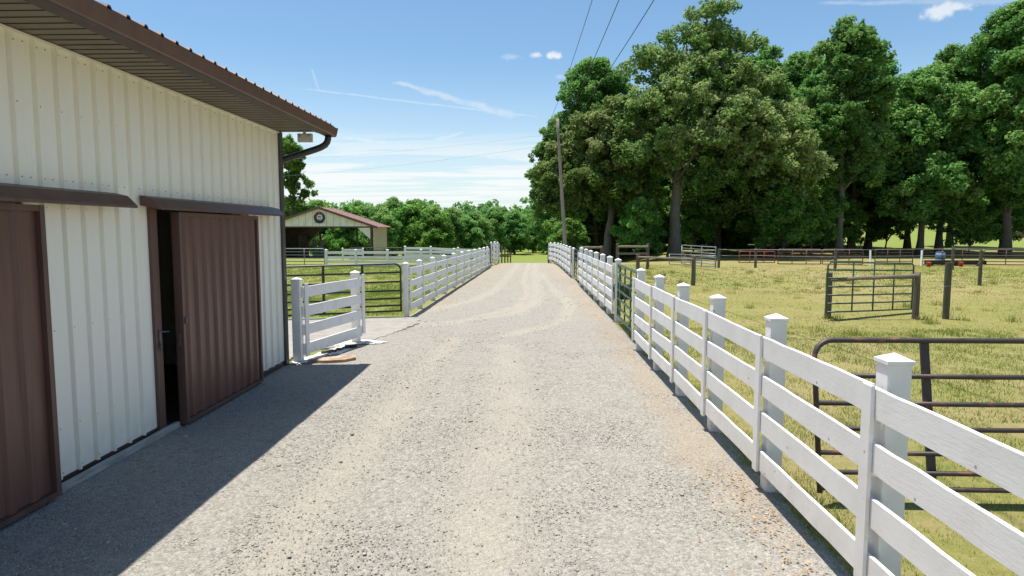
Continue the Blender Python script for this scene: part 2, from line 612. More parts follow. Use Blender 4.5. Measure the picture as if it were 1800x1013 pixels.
def tint_mat(name, stops, transl=0.25, rough=.55, spec=.25):
    """leaf or blade material: colour by the per-face 'tint' value, part of the light passes through"""
    m, n, b, o = new_mat(name)
    rp = n.node('ShaderNodeValToRGB')
    n.put(rp.inputs[0], n.attr('tint'))
    e = rp.color_ramp.elements
    e[0].position, e[0].color = stops[0][0], (*stops[0][1], 1)
    e[1].position, e[1].color = stops[-1][0], (*stops[-1][1], 1)
    for p, c in stops[1:-1]:
        x = e.new(p)
        x.color = (*c, 1)
    c = rp.outputs[0]
    if transl:
        info = n.node('ShaderNodeObjectInfo').outputs['Random']
        hs = n.node('ShaderNodeHueSaturation')
        n.put(hs.inputs['Hue'], n.math('ADD', .495, n.math('MULTIPLY', info, .02)))
        n.put(hs.inputs['Value'], n.math('ADD', .95, n.math('MULTIPLY', info, .3)))
        n.put(hs.inputs['Color'], c)
        c = hs.outputs[0]
    n.put(b.inputs['Base Color'], c)
    b.inputs['Roughness'].default_value = rough
    b.inputs['Specular IOR Level'].default_value = spec
    if transl:
        tr = n.node('ShaderNodeBsdfTranslucent')
        n.put(tr.inputs['Color'], n.mix(.6, c, (.20, .26, .03), 'ADD') if False else c)
        mx = n.node('ShaderNodeMixShader')
        mx.inputs[0].default_value = transl
        n.l.new(b.outputs[0], mx.inputs[1])
        n.l.new(tr.outputs[0], mx.inputs[2])
        n.l.new(mx.outputs[0], o.inputs[0])
    return m


M['ground'] = ground_mat()
M['gravel'] = gravel_mat()
M['apron'] = simple('pale_concrete', (.305, .28, .245), .95, .12, 3.5, c2=(.245, .222, .19), bumps=.6)
M['leaf_oak'] = tint_mat('oak_leaves', [(0, (.062, .15, .028)), (.5, (.14, .235, .058)), (1, (.32, .36, .15))], .48, .7, .12)
M['leaf_green'] = tint_mat('maple_leaves', [(0, (.06, .165, .04)), (.5, (.135, .28, .068)), (1, (.28, .42, .125))], .48, .7, .12)
M['leaf_bright'] = tint_mat('young_leaves', [(0, (.07, .18, .035)), (.5, (.14, .29, .055)), (1, (.32, .50, .13))], .58, .7, .12)
M['leaf_far'] = tint_mat('far_leaves', [(0, (.07, .19, .055)), (.5, (.16, .32, .09)), (1, (.32, .45, .14))], .5, .7, .12)
M['blade'] = tint_mat('grass_blades', [(0, (.14, .215, .035)), (.4, (.28, .30, .070)), (.7, (.42, .36, .13)), (1, (.50, .41, .19))], .4, .7, .15)
M['pebble'] = tint_mat('loose_stones', [(0, (.20, .19, .172)), (.35, (.32, .30, .265)), (.85, (.41, .385, .34)), (1, (.58, .55, .50))], 0, .9, .15)

# ------------------------------------------------------------------ the ground
gx = np.unique(np.concatenate([np.arange(-420, -60, 12), np.arange(-60, 80, 2.0), np.arange(80, 440, 12)]))
gy = np.unique(np.concatenate([np.arange(-60, 140, 2.0), np.arange(140, 720, 12)]))
X, Y = np.meshgrid(gx, gy)
Z = terrain(X, Y)
nx, ny = len(gx), len(gy)
idx = np.arange(nx * ny).reshape(ny, nx)
F4 = np.stack([idx[:-1, :-1], idx[:-1, 1:], idx[1:, 1:], idx[1:, :-1]], -1).reshape(-1, 4)
worn = np.zeros_like(X)
worn = np.maximum(worn, .22 * sstep(Y, 42, 47) * sstep(Y, 70, 56) * sstep(X, 4, 8))       # trampled ground under the big trees
lush = np.maximum(np.maximum(sstep(X, -2, -3.6) * .65, sstep(Y, 44, 56) * .5), sstep(Y, 66, 80))
lush = np.maximum(lush, sstep(X, -4, -6) * sstep(Y, 26, 18) * .95)
gm = np_mesh('ground', np.stack([X, Y, Z], -1).reshape(-1, 3), F4, M['ground'], {'worn': ('POINT', worn.ravel()), 'lush': ('POINT', lush.ravel())}, True)
tag(link('ground', gm), kind='structure')


def dist_poly(x, y, pts):
    d = np.full(x.shape, 1e9)
    for (ax, ay), (bx, by) in zip(pts[:-1], pts[1:]):
        vx, vy = bx - ax, by - ay
        t = np.clip(((x - ax) * vx + (y - ay) * vy) / (vx * vx + vy * vy), 0, 1)
        d = np.minimum(d, np.hypot(x - ax - t * vx, y - ay - t * vy))
    return d


def left_edge(y):
    return np.interp(y, [-10, 11.2, 11.8, 14.2, 17.6, 42, 47, 52, 60, 75], [-4.45, -4.45, -4.0, -3.7, -3.36, -2.72, -2.3, -1.95, -1.8, -1.7])


def right_edge(y):
    return np.interp(y, [-10, 6, 17, 34, 45, 52, 60, 75], [2.22, 2.22, 2.16, 2.0, 1.75, 1.5, 1.4, 1.4])


ys = np.concatenate([np.arange(-8, 14, .06), np.arange(14, 75, .15)])
us = np.linspace(0, 1, 100)
U, Yr = np.meshgrid(us, ys)
LE = left_edge(Yr) + (fbm(Yr * 1.7, Yr * 0 + 3) - .5) * .12
RE = right_edge(Yr) + (fbm(Yr * 1.7, Yr * 0 + 9) - .5) * .22
Xr = LE + (RE - LE) * U
tracks = [([(-.95, 50), (-1.15, 36), (-1.35, 27), (-1.9, 22), (-3.2, 18.6), (-5, 16.6)], .34),
          ([(.25, 50), (.2, 36), (.25, 25), (.1, 21), (-.6, 18.3), (-2.2, 16.2), (-5, 14.9)], .38),
          ([(-.2, 50), (-.35, 32), (-.2, 24), (-.4, 20), (-1.6, 17), (-4, 15.6)], .22),
          ([(.55, 36), (.9, 26), (1.2, 20), (.7, 16.5), (-.6, 14.4)], .28),
          ([(-.55, 13), (-.35, 8), (-.3, 4), (-.3, -8)], .55), ([(-1.75, 14), (-1.85, 8), (-1.8, 3), (-1.8, -8)], .35)]
dust = np.zeros_like(Xr)
rut = np.zeros_like(Xr)
for pts, w in tracks:
    q = np.exp(-(dist_poly(Xr + (fbm(Xr * .8, Yr * .5) - .5) * .3, Yr, pts) / w) ** 2)
    dust = np.maximum(dust, q)
    rut = np.maximum(rut, q)
dust = np.maximum(dust * (.72 + .28 * sstep(Yr, 11, 15)) * (.75 + .25 * fbm(Xr * 2, Yr * 2)), .40 * sstep(Yr, 13, 26))
clay = np.exp(-((Xr - (RE - .35)) / .45) ** 2) * (.75 * sstep(Yr, 3.4, 6.5) + .3) * .9
clay = np.maximum(clay, .9 * np.exp(-((Xr - LE) / .75) ** 2) * sstep(Yr, 16, 19))
clay = np.maximum(clay, .75 * sstep(Yr, 18, 34) * (1 - .75 * rut))
clay = clay * (.45 + 1.1 * fbm(Xr * 1.3 + 40, Yr * .9))
clay = np.clip(clay - .5 * sstep(.5 - np.abs(Xr - 1.6), 0, .5) * sstep(Yr, 5.5, 3.5), 0, 1)
Zr = terrain(Xr, Yr) + .018 - .012 * rut + .022 * (fbm(Xr * .9, Yr * .9) - .5) + .010 * (fbm(Xr * 5, Yr * 5, 3) - .5)
edge = np.minimum(U, 1 - U) * (RE - LE)
Zr = np.maximum(Zr, terrain(Xr, Yr) + .006) * 1.0
Zr = np.where(edge < .06, terrain(Xr, Yr) + .004, Zr)
nr, nc = Xr.shape
ir = np.arange(nr * nc).reshape(nr, nc)
Fr = np.stack([ir[:-1, :-1], ir[:-1, 1:], ir[1:, 1:], ir[1:, :-1]], -1).reshape(-1, 4)
rm = np_mesh('gravel_road', np.stack([Xr, Yr, Zr], -1).reshape(-1, 3), Fr, M['gravel'],
             {'dust': ('POINT', dust.ravel()), 'clay': ('POINT', clay.ravel())}, True)
tag(link('gravel_road', rm), kind='structure')

# pale concrete apron leading left between barn and paddock
ap = MB()
rim = [(-14, 17.0), (-7.6, 16.7), (-3.9, 17.35), (-3.3, 17.35), (-2.95, 16.9), (-2.85, 16.2), (-3.0, 15.3), (-3.2, 14.3), (-3.5, 13.4), (-3.85, 12.9), (-4.4, 12.3), (-4.4, 11.3), (-14, 11.3)]
pl = []
for (ax, ay), (bx, by) in zip(rim, rim[1:] + rim[:1]):
    k = max(2, int(math.hypot(bx - ax, by - ay) / .12))
    for i in range(k):
        u = i / k
        pl.append((ax + (bx - ax) * u + random.uniform(-.05, .05), ay + (by - ay) * u + random.uniform(-.05, .05)))
ap.prism(pl, 'z', -.05, .034)
tag(ap.build('concrete_apron', M['apron']), kind='structure')

# ------------------------------------------------------------------ loose stones on the road (uncountable)
def stones(n, xr, yr, smin, smax, seed, fade):
    r = np.random.default_rng(seed)
    x = r.uniform(*xr, n)
    y = r.uniform(0, 1, n) ** 1.35 * (yr[1] - yr[0]) + yr[0]
    le, re = left_edge(y) + .15, right_edge(y) + .05
    ok = (x > le) & (x < re)
    dn = fbm(x * 1.1, y * 1.1)
    strip = np.exp(-((x + .35) / .55) ** 2) * .55 + np.exp(-((x + 1.8) / .4) ** 2) * .3
    ok &= r.uniform(0, 1, n) < np.clip(dn * 1.2 - strip + .08, .06, 1) * sstep(y, fade[0], fade[1]) * sstep(y, fade[3], fade[2])
    x, y = x[ok], y[ok]
    n = len(x)
    s = smin + (smax - smin) * r.random(n) ** 3.2
    base = np.array([[1, 0, 0], [-1, 0, 0], [0, 1, 0], [0, -1, 0], [0, 0, 1], [0, 0, -1]], float)
    fc = np.array([[0, 2, 4], [2, 1, 4], [1, 3, 4], [3, 0, 4], [2, 0, 5], [1, 2, 5], [3, 1, 5], [0, 3, 5]])
    v = base[None] * (1 + r.uniform(-.35, .35, (n, 6, 1))) + r.uniform(-.25, .25, (n, 6, 3))
    v *= s[:, None, None] * np.stack([r.uniform(.7, 1.3, n), r.uniform(.6, 1.1, n), r.uniform(.25, .5, n)], -1)[:, None, :]
    a = r.uniform(0, 2 * math.pi, n)
    ca, sa = np.cos(a)[:, None], np.sin(a)[:, None]
    v[..., 0], v[..., 1] = v[..., 0] * ca - v[..., 1] * sa, v[..., 0] * sa + v[..., 1] * ca
    v += np.stack([x, y, .016 + s * .15], -1)[:, None, :]
    f = (fc[None] + (np.arange(n) * 6)[:, None, None]).reshape(-1, 3)
    t = np.repeat(np.clip(r.normal(.62, .22, n), 0, 1), 8)
    return v.reshape(-1, 3), f, t


parts = [stones(1500, (-4.3, 2.2), (2.4, 16), .010, .030, 8, (-1, 0, 14, 16)), stones(130000, (-4.3, 2.2), (2.4, 10), .003, .012, 1, (-1, 0, 4.5, 10)), stones(70000, (-4.3, 2.2), (4.5, 19), .005, .014, 2, (4.5, 9, 11, 19)), stones(12000, (-4, 2.2), (11, 42), .009, .022, 3, (11, 17, 25, 42))]
V, Fs, T, b0 = [], [], [], 0
for v, f, t in parts:
    V.append(v)
    Fs.append(f + b0)
    T.append(t)
    b0 += len(v)
tag(link('loose_gravel', np_mesh('loose_gravel', np.concatenate(V), np.concatenate(Fs), M['pebble'], {'tint': ('FACE', np.concatenate(T))})), kind='stuff')


# ------------------------------------------------------------------ the barn
def build_barn():
    WX, Y0, Y1, EZ = -4.28, -4.0, 11.1, 4.0
    t = thing('metal_barn', (WX, Y1, 0), 'cream ribbed metal barn with brown sliding doors beside the gravel drive', 'barn')
    SP, PH = .258, 5.37

    def ribbed(mb, ya, yb, za, zb, x, d=.032, sp=SP, ph=PH, mi=0, rw=.028):
        """vertical-rib sheet in a plane of constant x, facing +x"""
        prof = [(ya, 0)]
        k = math.ceil((ya - ph - .03) / sp)
        while ph + k * sp < yb - .03:
            c = ph + k * sp
            if c - rw > ya:
                prof += [(c - .030, 0), (c - .026, -.007), (c - .020, -.007), (c - .010, d), (c + .010, d), (c + .020, -.007), (c + .026, -.007), (c + .030, 0)]
            k += 1
        prof.append((yb, 0))
        n = len(prof)
        vs = [(x + h, y, za) for y, h in prof] + [(x + h, y, zb) for y, h in prof]
        mb.add(vs, [(i, i + 1, n + i + 1, n + i) for i in range(n - 1)], mi)

    w = MB()
    ribbed(w, Y0, 7.19, .10, 2.62, WX)
    ribbed(w, 9.2, Y1, .10, 2.62, WX)
    ribbed(w, Y0, Y1, 2.62, EZ, WX)
    # the other outer walls
    w.box(-16.3, WX - .05, Y1 - .06, Y1, .0, EZ)
    w.box(-16.3, -16.24, Y0, Y1 - .06, .0, EZ)
    w.box(-16.24, WX - .05, Y0, Y0 + .06, .0, EZ)
    w.prism([(-16.3, EZ), (WX - .05, EZ), (-10.3, EZ + 1.74)], 'y', Y1 - .06, Y1)
    # screw heads beside the ribs
    k = -20
    while PH + k * SP < Y1 - .05:
        y = PH + k * SP + .05
        k += 1
        if y < 2.5:
            continue
        for z in (2.80, 3.42, 3.92):
            w.tube([(WX - .004, y, z), (WX + .006, y, z)], .0065, 6, mi=1)
        w.tube([(WX - .004, y + .10, 3.93), (WX + .006, y + .10, 3.93)], .005, 6, mi=1)
        w.tube([(WX - .004, y + .10, 2.80), (WX + .006, y + .10, 2.80)], .005, 6, mi=1)
        if 5.35 < y < 7.1 or y > 9.8:
            for z in (.14, .55, 1.45, 2.55):
                w.tube([(WX - .004, y, z), (WX + .006, y, z)], .0065, 6, mi=1)
    w.build('wall', [M['barn'], M['screw']], t)
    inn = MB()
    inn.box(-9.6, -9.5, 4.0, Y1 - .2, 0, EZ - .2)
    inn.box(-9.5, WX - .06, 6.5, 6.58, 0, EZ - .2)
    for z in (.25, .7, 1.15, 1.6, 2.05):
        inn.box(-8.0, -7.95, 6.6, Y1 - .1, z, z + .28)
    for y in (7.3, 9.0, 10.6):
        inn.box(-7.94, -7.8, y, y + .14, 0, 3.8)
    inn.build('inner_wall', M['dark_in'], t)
    fl = MB()
    fl.box(-16.2, WX + .0, Y0 + .1, Y1 - .07, -.05, .03)
    fl.build('floor', M['dirt_floor'], t)
    # trims
    tr = MB()
    tr.box(WX - .02, WX + .045, Y1 - .07, Y1 + .06, .02, EZ)
    tr.box(WX - .14, WX - .02, Y1 + .002, Y1 + .06, .02, EZ)
    tr.build('corner_trim', M['trim_dark'], t)
    jb = MB()
    jb.box(WX - .12, WX + .035, 7.19, 7.32, .02, 2.62)
    jb.build('door_jamb', M['brown'], t)
    jr = MB()
    jr.box(WX - .12, WX + .035, 9.08, 9.2, .02, 2.62)
    jr.build('door_jamb', M['brown'], t)
    for a, b in ((5.3, 7.18), (9.7, Y1 - .08)):
        bt = MB()
        bt.box(WX - .03, WX + .01, a, b, .02, .105)
        bt.build('base_trim', M['dark_brown'], t)
    sl = MB()
    sl.board((WX + .07, 5.35, .0), (WX + .07, 7.5, .0), .085, .05, (1, 0, 0), 8, .004)
    sl.build('sill', M['pale_sill'], t)
    # eave
    so = MB()
    so.box(WX, -3.6, Y0, Y1, EZ, EZ + .02)
    k = Y0 + .15
    so.build('soffit', M['soffit'], t)
    sg = MB()
    while k < Y1 - .02:
        sg.box(WX + .02, -3.62, k, k + .012, EZ - .006, EZ - .001)
        k += .152
    tt = MB()
    tt.box(WX - .01, WX + .046, Y0, Y1 - .08, EZ - .028, EZ - .008)
    tt.build('top_trim', M['barn'], t)
    sg.build('soffit_groove', M['soffit_gap'], t)
    gu = MB()
    gy1 = 11.58
    gu.prism([(-3.60, 3.99), (-3.455, 3.985), (-3.44, 4.0), (-3.425, 4.06), (-3.41, 4.125), (-3.425, 4.13), (-3.44, 4.06), (-3.455, 4.005), (-3.585, 4.01), (-3.585, 4.13), (-3.60, 4.13)], 'y', Y0, gy1)
    gu.prism([(-3.60, 3.988), (-3.453, 3.982), (-3.437, 4.0), (-3.422, 4.06), (-3.405, 4.135), (-3.60, 4.135)], 'y', gy1, gy1 + .01)
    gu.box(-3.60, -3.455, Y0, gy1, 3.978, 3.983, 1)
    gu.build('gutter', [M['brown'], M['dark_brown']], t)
    fa = MB()
    fa.box(-3.64, -3.602, Y0, Y1 + .03, EZ - .012, EZ + .15)
    fa.build('fascia', M['dark_brown'], t)
    # roof: ribbed sheets on both slopes
    rf = MB()
    sl_ = 1.74 / 6.02
    for s in (1, -1):
        prof = [(Y0 - .2, 0)]
        k = 0
        while Y0 - .1 + k * SP < Y1 + .42:
            c = Y0 - .1 + k * SP
            prof += [(c - .035, 0), (c - .017, .026), (c + .017, .026), (c + .035, 0)]
            k += 1
        prof.append((Y1 + .46, 0))
        n = len(prof)
        xe = -10.3 + s * 6.83
        ze = 5.92 - 6.83 * sl_
        vs = []
        for (xx, zz) in ((xe, ze), (-10.3, 5.92), (xe, ze - .012), (-10.3, 5.9)):
            dz = 1 if len(vs) < 2 * n else 1
            vs += [(xx, y, zz + .22 + h * dz) for y, h in prof]
        fs = [(i, i + 1, n + i + 1, n + i) for i in range(n - 1)] + [(2 * n + i, 3 * n + i, 3 * n + i + 1, 2 * n + i + 1) for i in range(n - 1)]
        fs += [(i, 2 * n + i, 2 * n + i + 1, i + 1) for i in range(n - 1)]
        rf.add(vs, fs)
    roof = rf.build('roof', M['roof'], t)
    rg = MB()
    rg.prism([(-10.5, 6.10), (-10.3, 6.18), (-10.1, 6.10), (-10.1, 6.09), (-10.3, 6.165), (-10.5, 6.09)], 'y', Y0 - .2, Y1 + .46)
    rg.build('ridge_cap', M['roof'], roof)
    ds = MB()
    ds.tube([(-3.53, 11.40, 4.0), (-3.53, 11.40, 3.93), (-3.545, 11.39, 3.87), (-3.58, 11.38, 3.82), (-3.65, 11.36, 3.775), (-3.75, 11.34, 3.735), (-4.22, 11.24, 3.57), (-4.30, 11.22, 3.52), (-4.33, 11.22, 3.42), (-4.33, 11.22, .15)], .056, 12)
    ds.build('downspout', M['spout'], t, True)
    lb = MB()
    lb.box(-3.93, -3.69, 11.02, 11.09, 3.825, 3.965)
    lb.box(-3.84, -3.80, 11.03, 11.07, 3.965, 4.0)
    lamp = lb.build('floodlight', M['lamp_white'], t)
    for x in (-3.885, -3.735):
        lens = MB()
        lens.tube([(x, 11.021, 3.935), (x, 10.985, 3.925)], [.016, .022], 10)
        lens.build('lamp', M['lamp_glass'], lamp)

    # sliding doors
    def door(ya, yb, x0, x1, za, zb, side_mat):
        d = MB()
        dp, sp = .028, .235
        prof = [(ya + .06, 0)]
        c = ya + .06 + sp * .6
        while c < yb - .12:
            prof += [(c - .05, 0), (c - .03, dp), (c + .03, dp), (c + .05, 0)]
            c += sp
        prof.append((yb - .06, 0))
        n = len(prof)
        xf = x1 - .045
        vs = [(xf + h, y, za + .05) for y, h in prof] + [(xf + h, y, zb - .05) for y, h in prof]
        d.add(vs, [(i, i + 1, n + i + 1, n + i) for i in range(n - 1)])
        d.box(x0, xf - .03, ya + .01, yb - .01, za + .01, zb - .01)
        dr = d.build('sliding_door', M['door_brown'], t)
        f = MB()
        f.box(x0 - .003, x1, ya, ya + .055, za, zb)
        f.box(x0 - .003, x1, yb - .055, yb, za, zb)
        f.box(x0, x1 - .002, ya + .055, yb - .055, za, za + .045)
        f.box(x0, x1 - .002, ya + .055, yb - .055, zb - .05, zb)
        f.build('door_frame', M['brown'], dr)
        return dr

    d1 = door(2.6, 5.42, WX + .06, WX + .18, .05, 2.56, None)
    d2 = door(7.52, 9.74, WX + .09, WX + .18, .05, 2.56, None)
    d2e = MB()
    d2e.box(WX + .055, WX + .088, 7.56, 9.6, .06, 2.55)
    d2e.build('door_back', M['dark_brown'], d2)
    h = MB()
    h.box(WX + .181, WX + .20, 7.555, 7.575, 1.25, 1.33)
    h.build('handle', M['latch'], d2)
    h = MB()
    h.box(WX + .12, WX + .14, 7.505, 7.519, 1.0, 1.12)
    h.build('handle', M['latch'], d2)
    lt = MB()
    lt.box(WX + .036, WX + .05, 7.24, 7.27, 1.02, 1.22)
    lt.tube([(WX + .055, 7.255, 1.2), (WX + .07, 7.30, 1.19), (WX + .07, 7.40, 1.18)], .009, 6)
    lt.tube([(WX + .055, 7.255, 1.06), (WX + .06, 7.23, 1.03), (WX + .055, 7.255, .98)], .009, 6)
    lt.build('latch', M['latch'], t)
    # door track covers
    for a, b in ((2.2, 6.62), (7.04, 10.62)):
        hd = MB()
        hd.prism([(WX + .024, 2.73), (WX + .15, 2.70), (WX + .25, 2.60), (WX + .25, 2.575), (WX + .235, 2.575), (WX + .235, 2.595), (WX + .145, 2.685), (WX + .024, 2.715)], 'y', a, b)
        hd.prism([(WX + .024, 2.731), (WX + .15, 2.701), (WX + .252, 2.60), (WX + .252, 2.573), (WX + .024, 2.62)], 'y', a - .008, a)
        hd.build('track_cover', M['brown'], t)
        rl = MB()
        rl.box(WX + .10, WX + .15, a + .1, b - .9 if a > 5 else 5.5, 2.585, 2.64)
        rl.build('door_track', M['dark_brown'], t)
    return t


build_barn()

# ------------------------------------------------------------------ white board fences
_post_cache = {}


def post_mesh(h, s=.14):
    k = (round(h, 3), s)
    if k not in _post_cache:
        p = MB()
        p.bbox(-s / 2, s / 2, -s / 2, s / 2, -.1, h, .006)
        c = MB()
        e = s / 2 + .010
        c.add([(-e, -e, h), (e, -e, h), (e, e, h), (-e, e, h), (-e, -e, h + .022), (e, -e, h + .022), (e, e, h + .022), (-e, e, h + .022), (0, 0, h + .062)],
              [(3, 2, 1, 0), (0, 1, 5, 4), (1, 2, 6, 5), (2, 3, 7, 6), (3, 0, 4, 7), (4, 5, 8), (5, 6, 8), (6, 7, 8), (7, 4, 8)])
        _post_cache[k] = (p.mesh('post', M['paint_post']), c.mesh('post_cap', M['cap']))
    return _post_cache[k]


def white_fence(label, posts, h, rails, off, group='white board fences', batten=True, s=.14, paint='paint', ext0=0, ext1=0, skip=(), nseg=8, jit=.004, bz=None):
    """posts: list of (x,y) or (x,y,h); rails: list of (z0,z1); off: distance of the board face from the post centre along the normal"""
    x0, y0 = posts[0][:2]
    t = thing('board_fence', (x0, y0, tz(x0, y0)), label, 'fence', group)
    z0 = tz(x0, y0)
    pm, cm = None, None
    for i, p in enumerate(posts):
        hh = p[2] if len(p) > 2 else h
        zz = tz(p[0], p[1])
        pm, cm = post_mesh(hh, s)
        po = link('post', pm, t)
        po.location = (p[0] - x0, p[1] - y0, zz - z0)
        po.rotation_euler = (0, 0, 0)
        link('post_cap', cm, po)
    for i in range(len(posts) - 1):
        a, b = Vector((*posts[i][:2], 0)), Vector((*posts[i + 1][:2], 0))
        d = (b - a).normalized()
        nrm = Vector((-d.y, d.x, 0))
        sgn = 1 if off > 0 else -1
        if i == 0:
            a = a - d * ext0
        if i == len(posts) - 2:
            b = b + d * ext1
        ha = (posts[i][2] if len(posts[i]) > 2 else h) - h
        hb = (posts[i + 1][2] if len(posts[i + 1]) > 2 else h) - h
        for (za, zb) in rails:
            m = MB()
            j1, j2 = random.uniform(-.012, .012), random.uniform(-.012, .012)
            pa = a + nrm * off + d * .004 + Vector((0, 0, tz(a.x, a.y) + za + ha + j1))
            pb = b + nrm * off - d * .004 + Vector((0, 0, tz(b.x, b.y) + za + hb + j2))
            m.board(pa, pb, zb - za, .026, nrm, nseg, jit)
            m.build('rail', M[paint], t)
    if batten:
        lo = min(r[0] for r in rails) - .03
        hi = max(r[1] for r in rails) + .03
        if bz:
            lo, hi = bz
        for i, p in enumerate(posts):
            q = posts[min(i + 1, len(posts) - 1)]
            o = posts[max(i - 1, 0)]
            d = Vector((q[0] - o[0], q[1] - o[1], 0)).normalized()
            nrm = Vector((-d.y, d.x, 0))
            dh = (p[2] if len(p) > 2 else h) - h
            c = Vector((p[0], p[1], tz(p[0], p[1]) + lo + dh)) + nrm * (off + (.028 if off > 0 else -.028))
            m = MB()
            m.board(c - d * .052, c + d * .052, hi - lo, .024, nrm, 1, 0)
            m.build('batten', M['paint_post'], t)
    return t


RAILS = [(1.235, 1.42), (.895, 1.075), (.555, .735), (.22, .40)]
# the nearest run, right of the drive (boards on the drive side)
white_fence('nearest run of white board fence, right of the drive, with peeling paint',
            [(2.18, .2), (2.18, 2.0), (2.17, 3.93), (2.16, 5.80), (2.14, 7.55), (2.13, 9.22), (2.12, 10.9), (2.12, 12.75)], 1.56, RAILS, .115, ext1=.05, bz=(.20, 1.43), jit=.0035)
R2 = [(1.25, 1.43), (.92, 1.10), (.59, .77), (.26, .44)]
white_fence('middle run of white board fence between the green gate and the black gate',
            [(2.20, 16.75), (2.19, 18.45), (2.17, 20.15), (2.15, 21.95), (2.13, 23.8), (2.11, 25.6), (2.09, 27.7)], 1.58, R2, .115, nseg=3)
white_fence('farthest run of white board fence right of the drive, curving in at the crest',
            [(2.02, 32.0), (1.98, 34.4), (1.94, 36.8), (1.90, 39.2), (1.84, 41.6), (1.76, 44.0), (1.62, 46.4), (1.38, 48.4, 1.52)], 1.46, R2, .115, nseg=3)
R3 = [(1.14, 1.31), (.80, .98), (.48, .65), (.16, .34)]
lp = [17.62, 19.5, 21.75, 24.15, 26.65, 29.2, 31.75, 34.3, 36.9, 39.4, 41.5]
white_fence('long white board fence left of the drive, ending at the paddock gate',
            [(-3.42 + (y - 17.62) * .0245, y, 1.44 - .007 * (y - 17.62)) for y in lp], 1.42, R3, -.11, nseg=3)
white_fence('short taller piece of white fence at the crest on the left of the drive',
            [(-2.75, 44.2), (-2.62, 45.9), (-2.5, 47.6)], 1.52, R2, -.11, nseg=3, s=.13)
R4 = [(.86, 1.02), (.53, .70), (.25, .41), (.0, .12)]
white_fence('white rail fence across the paddock in front of the pavilion',
            [(-13.95, 44), (-11.93, 44), (-9.76, 44), (-7.48, 44), (-5.25, 44), (-2.95, 44)], 1.12, R4, .0, batten=False, s=.15, paint='paint_x', nseg=3)
white_fence('white rail fence farther back, just behind the paddock cross fence',
            [(-10.12, 52), (-8.06, 52), (-5.88, 52), (-3.9, 52)], 1.16, [(.92, 1.1), (.66, .84), (.38, .56), (.1, .28)], .0, batten=False, s=.15, paint='paint_x', nseg=3)
white_fence('low white board hurdle standing before the pavilion opening',
            [(-15.15, 52), (-13.5, 52)], 1.0, [(.82, .96), (.5, .62), (.2, .32)], .0, batten=False, s=.1, paint='paint_x', nseg=2)

# short hinged panel at the barn corner
def barn_panel():
    a, b = Vector((-4.13, 11.33, 0)), Vector((-3.63, 13.3, 0))
    t = thing('board_fence', a, 'short white four-board fence panel beside the barn corner', 'fence', 'white board fences')
    pm, cm = post_mesh(1.47, .15)
    for p in (a, b):
        po = link('post', pm, t)
        po.location = p - a
        link('post_cap', cm, po)
    d = (b - a).normalized()
    nrm = Vector((d.y, -d.x, 0))
    for (za, zb) in [(1.17, 1.36), (.83, 1.02), (.50, .69), (.15, .35)]:
        m = MB()
        m.board(a + nrm * .095 + d * .02 + Vector((0, 0, za)), b + nrm * .095 + d * .06 + Vector((0, 0, za + .02)), zb - za, .026, nrm, 4, .003)
        m.build('rail', M['paint'], t)
    for p, w, lo, hi in ((a + d * .10, .05, .12, 1.42), (b + d * .10, .05, .22, 1.45)):
        m = MB()
        c = p + nrm * .124 + Vector((0, 0, lo))
        m.board(c - d * w, c + d * w, hi - lo, .024, nrm, 1)
        m.build('batten', M['paint_post'], t)


barn_panel()


# ------------------------------------------------------------------ pipe gates and panels
def pipe_gate(label, p0, p1, z0, z1, nr, mat, r=.021, round_r=.18, up=(.33, .66), group='pipe gates and panels', lean=0.0, name='pipe_gate', cat='gate', rails=None, dz=0.0, flat_up=False, corners=(1, 1)):
    p0, p1 = Vector((*p0, 0)), Vector((*p1, 0))
    g0, g1 = tz(p0.x, p0.y), tz(p1.x, p1.y)
    t = thing(name, (p0.x, p0.y, g0), label, cat, group)
    d = (p1 - p0)
    L = d.length
    d.normalize()
    nrm = Vector((-d.y, d.x, 0))

    def P(s, z):
        return p0 + d * s + nrm * (lean * (z - z0)) + Vector((0, 0, z + (g0 + (g1 - g0) * s / L) + dz * s / L))
    f = MB()
    pts = [P(0, z0)]
    if corners[0]:
        pts += [P(round_r * (1 - math.cos(a)), z1 - round_r + round_r * math.sin(a)) for a in np.linspace(0, math.pi / 2, 7)]
    else:
        pts += [P(0, z1 - .001), P(.001, z1)]
    if corners[1]:
        pts += [P(L - round_r * (1 - math.cos(a)), z1 - round_r + round_r * math.sin(a)) for a in np.linspace(math.pi / 2, 0, 7)]
    else:
        pts += [P(L - .001, z1), P(L, z1 - .001)]
    pts.append(P(L, z0))
    f.tube(pts, r, 8)
    f.build('frame', mat, t, True)
    zs = rails if rails else [z0 + .02 + (z1 - z0) * k / nr for k in range(nr)]
    for z in zs:
        m = MB()
        m.tube([P(.005, z), P(L / 2, z - .006), P(L - .005, z)], r * .92, 8)
        m.build('rail', mat, t, True)
    for u in up:
        m = MB()
        if flat_up:
            q = [P(L * u, z0 + .02), P(L * u, z1)]
            m.board(q[0] - d * .025 + nrm * (r + .008), q[0] + d * .025 + nrm * (r + .008), .001, .01, nrm, 1)
            m = MB()
            a, b = P(L * u, z0 + .02) + nrm * (r + .012), P(L * u, z1) + nrm * (r + .012)
            e, h = d * .034, nrm * .014
            m.add([a - e - h, a + e - h, a + e + h, a - e + h, b - e - h, b + e - h, b + e + h, b - e + h],
                  [(0, 3, 2, 1), (4, 5, 6, 7), (0, 1, 5, 4), (1, 2, 6, 5), (2, 3, 7, 6), (3, 0, 4, 7)])
            m.build('brace', mat, t)
        else:
            m.tube([P(L * u, z0 + .02), P(L * u, z1)], r * .85, 6)
            m.build('brace', mat, t, True)
    return t


